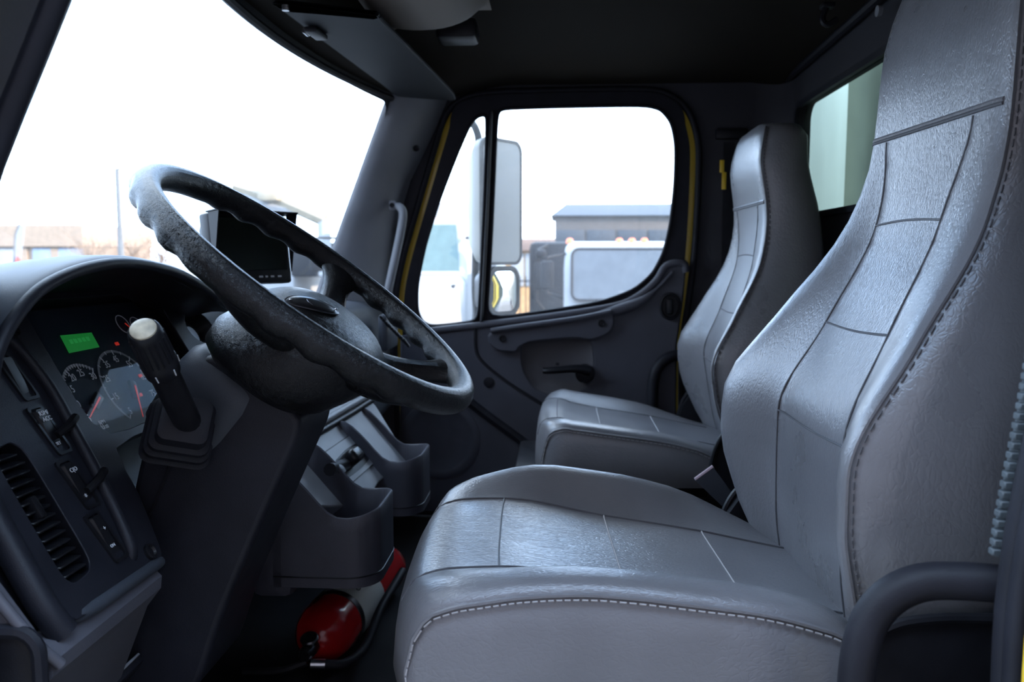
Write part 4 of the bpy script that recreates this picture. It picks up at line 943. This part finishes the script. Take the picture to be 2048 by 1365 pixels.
for x in (-1, 1):
    for y in (-3.6, ):
        MB().lathe([(-.14, .2), (-.14, .47), (-.10, .50), (.10, .50), (.14, .47), (.14, .2)], (x*.98, y, .5), (1, 0, 0), 32).build('wheel', M_RUBBER, tb_)
nb = thing('neighbour_truck_box', (4.8, -3.5, 0), 'streaky pale truck box parked alongside, seen through the rear window', 'truck body')
MB().box((4.8, -3.45, 2.2), (2.4, 4.2, 2.7), bev=.03).build('box_shell', M_BODY, nb)
MB().box((4.8, -3.4, .75), (1.0, 4.0, .2), bev=.02).build('chassis', M_BLACK, nb)
for x in (3.75, 5.85): MB().lathe([(-.14, .2), (-.14, .47), (.14, .47), (.14, .2)], (x, -4.4, .48), (1, 0, 0), 24).build('wheel', M_RUBBER, nb)
struct('wall_light_block', MB().box((-4.6, -8.0, 3.5), (.3, 34, 7.0)), mat('light_block_wall', (.22, .165, .15), .9, var=.1, vs=1), 'added plain wall, unseen behind the camera, blocking light from the driver side', 'wall')  # added unseen wall: blocks sky and sun, its warm tone tints the bounce
# own passenger mirrors
M_MIR = mat('mirror_glass', (.92, .93, .95), .03, 1, var=.0, rv=0)
sm = thing('side_mirror', (1.32, .32, 1.75), 'tall door mirror with a smaller round mirror under it, seen through the far door window', 'mirror')
mn = Vector((-.577, -.816, .0)).normalized(); me_ = Vector((.816, -.577, 0))
def mirror(c, hw, hh, r, nm):
    lp = rrect(c, me_, (0, 0, 1), hw, hh, r, 6)
    bul = .0 if nm == 'upper' else .020
    MB().loft([[p-mn*.004 for p in lp]]+[[lerp(c, p, f)+mn*(bul*(1-f*f)) for p in lp] for f in (1, .9, .75, .55, .3, .02)]).build(nm+'_glass', M_MIR, sm, 60)
    o2 = rrect(c, me_, (0, 0, 1), hw+.011, hh+.011, r+.009, 6)
    MB().loft([[p+mn*.004 for p in o2], [p-mn*.010 for p in o2], [lerp(c, p, .97)-mn*.04 for p in o2], [lerp(c, p, .75)-mn*.085 for p in o2], [lerp(c, p, .3)-mn*.10 for p in o2]]).build(nm+'_housing', M_WHT if nm == 'upper' else M_BLACK, sm, 50)
    MB().ringplate([p+mn*.006 for p in o2], [p+mn*.006 for p in lp], -mn*.012).build(nm+'_rim', M_BLACK, sm)
M_WHT = mat('white_paint', (.27, .275, .285), .45, var=.04, spec=.2)
c1 = U(1003, 405, X=1.36); c2 = U(1007, 583, X=1.36)
mirror(c1, .108, .222, .035, 'upper'); mirror(c2, .082, .084, .045, 'lower')
MB().tube(spline([U(880, 275, X=1.04), U(935, 245, X=1.28), U(953, 262, X=1.36), U(957, 300, X=1.40), U(953, 420, X=1.42), U(950, 560, X=1.42), U(948, 640, X=1.40), U(905, 715, X=1.04)], 6), .014, 10).build('mirror_arm', M_BLACK, sm)
MB().box(U(948, 403, X=1.40), (.03, .035, .06), bev=.01).build('arm_clamp', M_BLACK, sm)
# ---- conventional white truck facing us
M_TEAL = mat('truck_glass', (.09, .135, .135), .5, var=.1, spec=.15); M_PBLK = mat('truck_black', (.012, .012, .015), .6, spec=.2); M_ORG = mat('marker_orange', (.85, .16, .04), .3)
M_SEATT = mat('truck_seat_tan', (.17, .19, .16), .7)
xt = 10.8; ct_ = U(797, 515, X=xt); yc_ = ct_.y
ht = thing('white_truck', (xt, yc_, 0), 'white conventional truck facing us, split by the windshield pillar', 'truck')
def sec(x, hw, z0, z1, r=.15): return rrect((x, yc_, (z0+z1)/2), (0, 1, 0), (0, 0, 1), hw, (z1-z0)/2, r, 4)
MB().loft([sec(xt+.0, 1.05, .7, 1.75), sec(xt+.10, 1.05, .7, 1.80), sec(xt+.55, .98, .7, 2.58), sec(xt+1.9, .98, .7, 2.68), sec(xt+2.0, .95, .7, 2.6)]).build('cab', M_WHT, ht, 40)
MB().loft([sec(xt-1.45, .72, .75, 1.22, .1), sec(xt-1.35, .86, .70, 1.36, .14), sec(xt-.8, .98, .66, 1.58), sec(xt+.05, 1.04, .66, 1.72)]).build('hood', M_WHT, ht, 50)
MB().prism([Vector((xt+.10, yc_-.93, 1.78)), Vector((xt+.10, yc_+.93, 1.78)), Vector((xt+.44, yc_+.84, 2.50)), Vector((xt+.44, yc_-.84, 2.50))], (-.03, 0, .012)).build('windshield', M_TEAL, ht)
for s_ in (-1, 1):
    MB().box((xt+.30, yc_+s_*.42, 2.14), (.04, .36, .44), rot=Matrix.Rotation(.44, 3, 'Y'), bev=.05).build('seat_back', M_SEATT, ht)
    MB().box((xt-.60, yc_+s_*.92, 1.50), (.28, .05, .22), bev=.02).build('hood_vent', M_PBLK, ht)
    MB().box((xt-1.30, yc_+s_*.70, 1.02), (.12, .34, .22), bev=.05).build('headlamp', M_WHT, ht)
    MB().tube([(xt+.35, yc_+s_*1.0, 2.3), (xt+.1, yc_+s_*1.30, 2.3), (xt+.1, yc_+s_*1.30, 1.7)], .025, 8).build('mirror_bracket', M_PBLK, ht)
    MB().box((xt+.1, yc_+s_*1.30, 2.0), (.10, .20, .44), bev=.03).build('mirror', M_PBLK, ht)
    MB().lathe([(-.14, .25), (-.14, .48), (.14, .48), (.14, .25)], (xt-.6, yc_+s_*.95, .5), (0, 1, 0), 24).build('wheel', M_RUBBER, ht)
MB().box((xt-1.46, yc_, .98), (.05, .9, .40), bev=.02).build('grille', M_PBLK, ht)
MB().box((xt-1.50, yc_, .58), (.16, 2.0, .24), bev=.04).build('bumper', M_PBLK, ht)
for k in (-2, -1, 0, 1, 2): MB().box((xt+.62, yc_+k*.22, 2.63), (.10, .08, .05), bev=.015).build('roof_lamp', M_ORG, ht)
MB().box((xt+.395, yc_-.45, 2.42), (.02, .62, .05), rot=Matrix.Rotation(.44, 3, 'Y')).build('visor_strip', M_WHT, ht)
MB().box((xt+3.6, yc_, 2.0), (3.2, 2.2, 1.9), bev=.04).build('cargo_box', M_WHT, ht)
# ---- white cab-over truck
xo = 10.0; yo_ = U(1268, 515, X=xo).y
ov = thing('cabover_truck', (xo, yo_, 0), 'white cab-over truck with orange roof lamps outside the far door window', 'truck')
def sec2(x, hw, z0, z1, r): return rrect((x, yo_, (z0+z1)/2), (0, 1, 0), (0, 0, 1), hw, (z1-z0)/2, r, 5)
MB().loft([sec2(xo-.02, .90, .6, 1.35, .12), sec2(xo, .97, .55, 1.45, .15), sec2(xo+.10, .985, .55, 2.0, .16), sec2(xo+.22, .97, .55, 2.19, .16), sec2(xo+.40, .96, .55, 2.22, .16), sec2(xo+1.6, .96, .55, 2.25, .16)]).build('cab', M_WHT, ov, 40)
M_OVG = mat('cabover_glass', (.085, .10, .12), .5, var=.1, spec=.15)
wl_ = [Vector((xo+.215-.195*((2.14-p.z)/.74)-.085, p.y, p.z)) for p in rrect((xo, yo_, 1.76), (0, 1, 0), (0, 0, 1), .87, .36, .10, 5)]
ws_ = MB().prism(wl_, (-.02, 0, .0)).build('windshield', M_OVG, ov)
MB().tube([p+Vector((-.02, 0, 0)) for p in wl_], .018, 8, closed=True).build('windshield_seal', M_PBLK, ws_)
for dy in (.90, .18, 0, -.18, -.90):
    MB().lathe([(0, .055), (.05, .05), (.075, .03), (.078, .001)], (xo+.38, yo_+dy, 2.20), (0, 0, 1), 12).build('roof_lamp', M_ORG, ov)
for y0, y1 in ((.62, .18), (-.02, -.46)):
    MB().tube([(xo-.065, yo_+y0, 1.44), (xo-.045, yo_+y1, 1.405)], .012, 6).build('wiper', M_PBLK, ov)
MB().box((xo-.05, yo_+.14, 1.47), (.01, .16, .10)).build('sticker', M_WHT, ov)
for s_ in (-1, 1):
    MB().box((xo+.0, yo_+s_*1.22, 1.75), (.10, .18, .40), bev=.03).build('mirror', M_PBLK, ov)
    MB().tube([(xo+.2, yo_+s_*.95, 2.05), (xo, yo_+s_*1.22, 2.0), (xo, yo_+s_*1.22, 1.5), (xo+.2, yo_+s_*.95, 1.4)], .02, 6).build('mirror_bracket', M_PBLK, ov)
    MB().box((xo-.03, yo_+s_*.72, .95), (.06, .36, .18), bev=.03).build('headlamp', M_WHT, ov)
    MB().lathe([(-.12, .2), (-.12, .40), (.12, .40), (.12, .2)], (xo+.7, yo_+s_*.85, .42), (0, 1, 0), 24).build('wheel', M_RUBBER, ov)
MB().box((xo-.04, yo_, .62), (.10, 1.9, .22), bev=.04).build('bumper', M_WHT, ov)
# ---- dark shed behind it
xs = 19.0; s0 = U(1110, 432, X=xs); s1 = U(1420, 432, X=xs)
M_ROOF = mat('shed_roof', (.028, .034, .044), .7, var=.1); M_TAN = mat('tan_siding', (.075, .062, .055), .8, var=.1)
shd = thing('shed', (xs+1.5, (s0.y+s1.y)/2, 0), 'long grey-roofed shed rising behind the cab-over truck', 'shed')
zt_ = U(1130, 404, X=xs).z; ze = s0.z
MB().loft([[Vector((xs-.15, s0.y+.1, ze)), Vector((xs+3.15, s0.y+.1, ze)), Vector((xs+3.15, s1.y, ze)), Vector((xs-.15, s1.y, ze))], [Vector((xs+.8, s0.y-.28, zt_)), Vector((xs+2.2, s0.y-.28, zt_)), Vector((xs+2.2, s1.y+.2, zt_)), Vector((xs+.8, s1.y+.2, zt_))]]).build('roof', M_ROOF, shd, 20)
MB().box((xs+1.5, (s0.y+s1.y)/2, ze/2), (3.0, abs(s1.y-s0.y), ze), bev=.02).build('wall', M_TAN, shd)
for k in range(5):
    MB().box((xs-.02, lerp(s0.y, s1.y, (k+.5)/5), ze-.52), (.06, abs(s1.y-s0.y)/5-.06, .34), bev=.02).build('window', M_ROOF, shd)
# ---- black truck beside the shed
bt_ = thing('black_truck', U(1105, 560, X=14), 'black truck front with large mirrors left of the shed', 'truck'); xb = 14.0
q0 = U(1090, 485, X=xb); q1 = U(1160, 485, X=xb)
MB().box((xb+1.0, (q0.y+q1.y)/2, 1.35), (2.0, abs(q1.y-q0.y)+.6, 1.9), bev=.12).build('cab', M_PBLK, bt_)
MB().box(U(1082, 552, X=xb-.3), (.15, .26, .50), bev=.05).build('mirror', M_PBLK, bt_)
MB().box(U(1082, 508, X=xb-.3), (.15, .20, .16), bev=.05).build('mirror', M_PBLK, bt_)
MB().tube([U(1095, 490, X=xb), U(1075, 500, X=xb-.3), U(1072, 600, X=xb-.3), U(1095, 630, X=xb)], .03, 6).build('mirror_bracket', M_PBLK, bt_)
MB().lathe([(-.14, .2), (-.14, .48), (.14, .48), (.14, .2)], (xb+.6, q0.y+.1, .48), (0, 1, 0), 24).build('wheel', M_RUBBER, bt_)
# ---- brown office building and iron fence
xf = 26.0; M_BRK = mat('orange_brick', (.42, .24, .10), .8, var=.15); M_FAS = mat('brown_fascia', (.20, .13, .10), .8)
f0 = U(1010, 500, X=xf); f1 = U(1180, 500, X=xf)
of = thing('office', (xf, (f0.y+f1.y)/2, 0), 'low orange brick office with a brown fascia left of the black truck', 'building')
MB().box((xf+2, (f0.y+f1.y)/2, f0.z/2), (4, abs(f1.y-f0.y), f0.z)).build('wall', M_BRK, of)
MB().box((xf+1.9, (f0.y+f1.y)/2, f0.z+.17), (4.4, abs(f1.y-f0.y)+.3, .40), bev=.03).build('roof_fascia', M_FAS, of)
for a in (1035, 1063, 1092):
    p = U(a, 540, X=xf-.02); MB().box(p, (.08, .42, 1.1), bev=.02).build('window', M_WHT, of)
fn = thing('iron_fence', (20, .5, 0), 'black iron bar fence in front of the orange office', 'fence')
for k in range(15):
    y = 2.6-.155*k; MB().box((20, y, .75), (.025, .025, 1.5)).build('bar', M_PBLK, fn)
for z in (.15, 1.38): MB().box((20, 1.515, z), (.03, 2.3, .04)).build('rail', M_PBLK, fn)
# ---- front view: depot building, lamp, flag, machines, trees
xd = 34.0
def G(px, py, x): return U(px, py, X=x)
M_BEI = mat('beige_wall', (.27, .20, .145), .8, var=.1); M_BLUD = mat('pale_blue_door', (.20, .25, .33), .6)
dp = thing('depot', G(60, 540, xd), 'tan depot building with pale blue doors at the far left', 'building')
a = G(-120, 452, xd); b = G(166, 452, xd)
# its wall faces back to the yard along X
d_ = (b-a); d_.z = 0
MB().box(((a.x+b.x)/2+3, (a.y+b.y)/2, a.z/2), (6, abs(a.y-b.y), a.z)).build('wall', M_BEI, dp)
MB().box(((a.x+b.x)/2+2.9, (a.y+b.y)/2, a.z-.45), (6.3, abs(a.y-b.y)+.2, .95)).build('fascia', M_BEI, dp)
for px in (10, 88, 140):
    p = G(px, 520, xd-.05); MB().box((p.x, p.y, 1.2), (.1, 1.0 if px < 130 else 1.3, 2.4), bev=.03).build('door', M_BLUD if px > 50 else M_WHT, dp)
for px in (50, 112):
    p = G(px, 520, xd-.02); MB().box((p.x, p.y, 1.2), (.2, .35, 2.4)).build('pier', M_BEI, dp)
lp_ = thing('street_lamp', G(236, 530, 30), 'tall thin grey street lamp with a short arm beyond the windshield', 'street lamp')
t_ = G(234, 338, 30); 
M_POLE = mat('pole_grey', (.10, .105, .11), .5)
MB().tube([(t_.x, t_.y, 0), (t_.x, t_.y, t_.z)], [.13, .09], 8).build('pole', M_POLE, lp_)
MB().box((t_.x, t_.y-.30, t_.z), (.10, .70, .06), bev=.02).build('lamp_head', M_POLE, lp_)
fl = thing('feather_flag', G(35, 545, 24), 'white feather flag with a red tip in front of the depot', 'flag')
r_ = [G(*q, 24) for q in [(30, 548), (28, 520), (30, 470), (38, 448), (48, 452), (46, 480), (40, 520)]]
MB().prism(r_, (.03, 0, 0)).build('flag_cloth', M_WHT, fl)
MB().prism([G(*q, 23.95) for q in [(28, 535), (34, 512), (40, 520), (33, 548)]], (.03, 0, 0)).build('flag_tip', mat('flag_red', (.6, .08, .06), .7), fl)
MB().tube([Vector((r_[0].x, r_[0].y, 0)), r_[0], r_[1], r_[2], r_[3]], .03, 6).build('flag_pole', M_POLE, fl)
def car(nm, px, x, col, label, L=4.3, h=1.45, wd=1.8, yawd=0):
    p = G(px, 540, x); t = thing(nm, (p.x, p.y, 0), label, 'car')
    prof = [(-L/2, .35), (-L/2, .75), (-L*.42, .92), (-L*.22, .98), (-L*.10, h), (L*.22, h), (L*.36, .95), (L*.48, .85), (L/2, .6), (L/2, .35)]
    MB().prism([Vector((p.x-wd/2, p.y+a, b)) for a, b in prof], (wd, 0, 0)).build('car_body', col, t, 30)
    MB().prism([Vector((p.x-wd/2-.01, p.y+a, b)) for a, b in [(-L*.20, 1.0), (-L*.09, h-.08), (L*.20, h-.08), (L*.32, 1.0)]], (wd+.02, 0, 0)).build('side_window', M_TEAL, t)
    for s_ in (-.32, .32):
        for sx in (-1, 1): MB().lathe([(-.1, .15), (-.1, .33), (.1, .33), (.1, .15)], (p.x+sx*wd*.46, p.y+s_*L, .33), (1, 0, 0), 18).build('wheel', M_RUBBER, t)
car('dark_car', 20, 26, M_PBLK, 'dark car with orange stripe-like lamps at the far left edge'.replace(' with orange stripe-like lamps', ' parked'))
car('white_car', 285, 26, M_WHT, 'small white car parked beyond the instrument hood')
car('silver_car', 420, 22, M_WHT, 'pale car half hidden by the steering wheel rim')
ol = thing('loader', G(8, 560, 18), 'low orange and black machine at the far left edge', 'machine')
p = G(8, 556, 18); M_MORG = mat('machine_orange', (.75, .28, .05), .5)
MB().box((p.x, p.y, .95), (1.2, 1.0, .5), bev=.08).build('machine_body', M_MORG, ol)
MB().box((p.x, p.y-.2, 1.40), (1.0, .8, .35), bev=.08).build('cowling', M_PBLK, ol)
for s_ in (-1, 1): MB().lathe([(-.15, .1), (-.15, .42), (.15, .42), (.15, .1)], (p.x-.5, p.y+s_*.45, .42), (1, 0, 0), 18).build('wheel', M_RUBBER, ol)
# utility truck with a folded boom, behind the monitor
xu = 16.0; p = G(620, 490, xu)
ut = thing('utility_truck', (xu, p.y, 0), 'dark utility truck with a folded white boom behind the monitor', 'truck')
MB().box((xu+1.2, p.y, 1.95), (2.2, 1.0, .75), bev=.06).build('tool_body', M_PBLK, ut)
MB().box((xu+1.2, p.y+1.2, 1.60), (2.2, 1.6, 1.3), bev=.1).build('cab', M_WHT, ut)
MB().box((xu+1.2, p.y+.5, 1.05), (1.0, 3.4, .25), bev=.03).build('chassis', M_PBLK, ut)
for dy in (-.1, 1.5): MB().lathe([(-.14, .2), (-.14, .46), (.14, .46), (.14, .2)], (xu+.3, p.y+dy, .46), (1, 0, 0), 24).build('wheel', M_RUBBER, ut)
bm_ = MB().tube([G(650, 440, xu), G(560, 400, xu), G(470, 372, xu)], .16, 8).build('boom', mat('boom_cream', (.26, .22, .16), .5), ut)
MB().tube([G(470, 372, xu), G(520, 410, xu), G(640, 425, xu)], .12, 8).build('boom_arm', M_WHT, ut)
MB().box(G(545, 390, xu), (.7, .45, .30), bev=.06).build('boom_bucket', MATS['boom_cream'], ut)
MB().tube([G(648, 440, xu), Vector((xu, G(648, 440, xu).y, 1.6))], .15, 8).build('boom_post', M_WHT, ut)
# bare trees
M_BARK = mat('bare_twigs', (.20, .135, .09), .9, var=.2)
def tree(px, x, h, sp, label, yy=None, n=130):
    p = G(px, 540, x) if yy is None else Vector((x, yy, 0)); base = Vector((p.x, p.y, 0)); rnd = random.Random(int(px*7+x))
    t = thing('bare_tree', base, label, 'tree', 'bare brown trees round the yard')
    MB().tube([base, base+Vector((.05, .03, h*.35)), base+Vector((0, .06, h*.6))], [.10*h/5, .08*h/5, .04*h/5], 7).build('trunk', M_BARK, t)
    mb = MB()
    for k in range(n):
        z0 = h*(.25+.4*rnd.random()); a = rnd.random()*6.283; l = h*(.25+.25*rnd.random())
        d = Vector((math.cos(a)*sp, math.sin(a)*sp, .6+.6*rnd.random())).normalized()
        s = base+Vector((0, .04, z0)); m = s+d*l*.5+Vector((rnd.uniform(-.1, .1), rnd.uniform(-.1, .1), .1)); e = s+d*l
        mb.tube([s, m, e], [.02*h/5, .013*h/5, .004], 3, caps=False)
        for _ in range(3):
            f = lerp(m, e, rnd.random()); mb.tube([f, f+Vector((rnd.uniform(-1, 1), rnd.uniform(-1, 1), rnd.uniform(0, 1)))*l*.35], [.009*h/5, .003], 3, caps=False)
    o = mb.build('twigs', M_BARK, t); o['kind'] = 'stuff'
tree(185, 30, 3.1, .9, 'bare brown tree just left of the street lamp'); tree(268, 33, 3.3, 1.0, 'bare brown tree just right of the street lamp'); tree(325, 36, 3.2, .9, 'low bare tree under the steering wheel rim, right of the street lamp')
tree(900, 8.2, 3.8, .8, 'bare tree far behind, reflected low in the tall door mirror', yy=-20); tree(910, 10.2, 3.4, .8, 'second bare tree reflected in the tall door mirror', yy=-24)
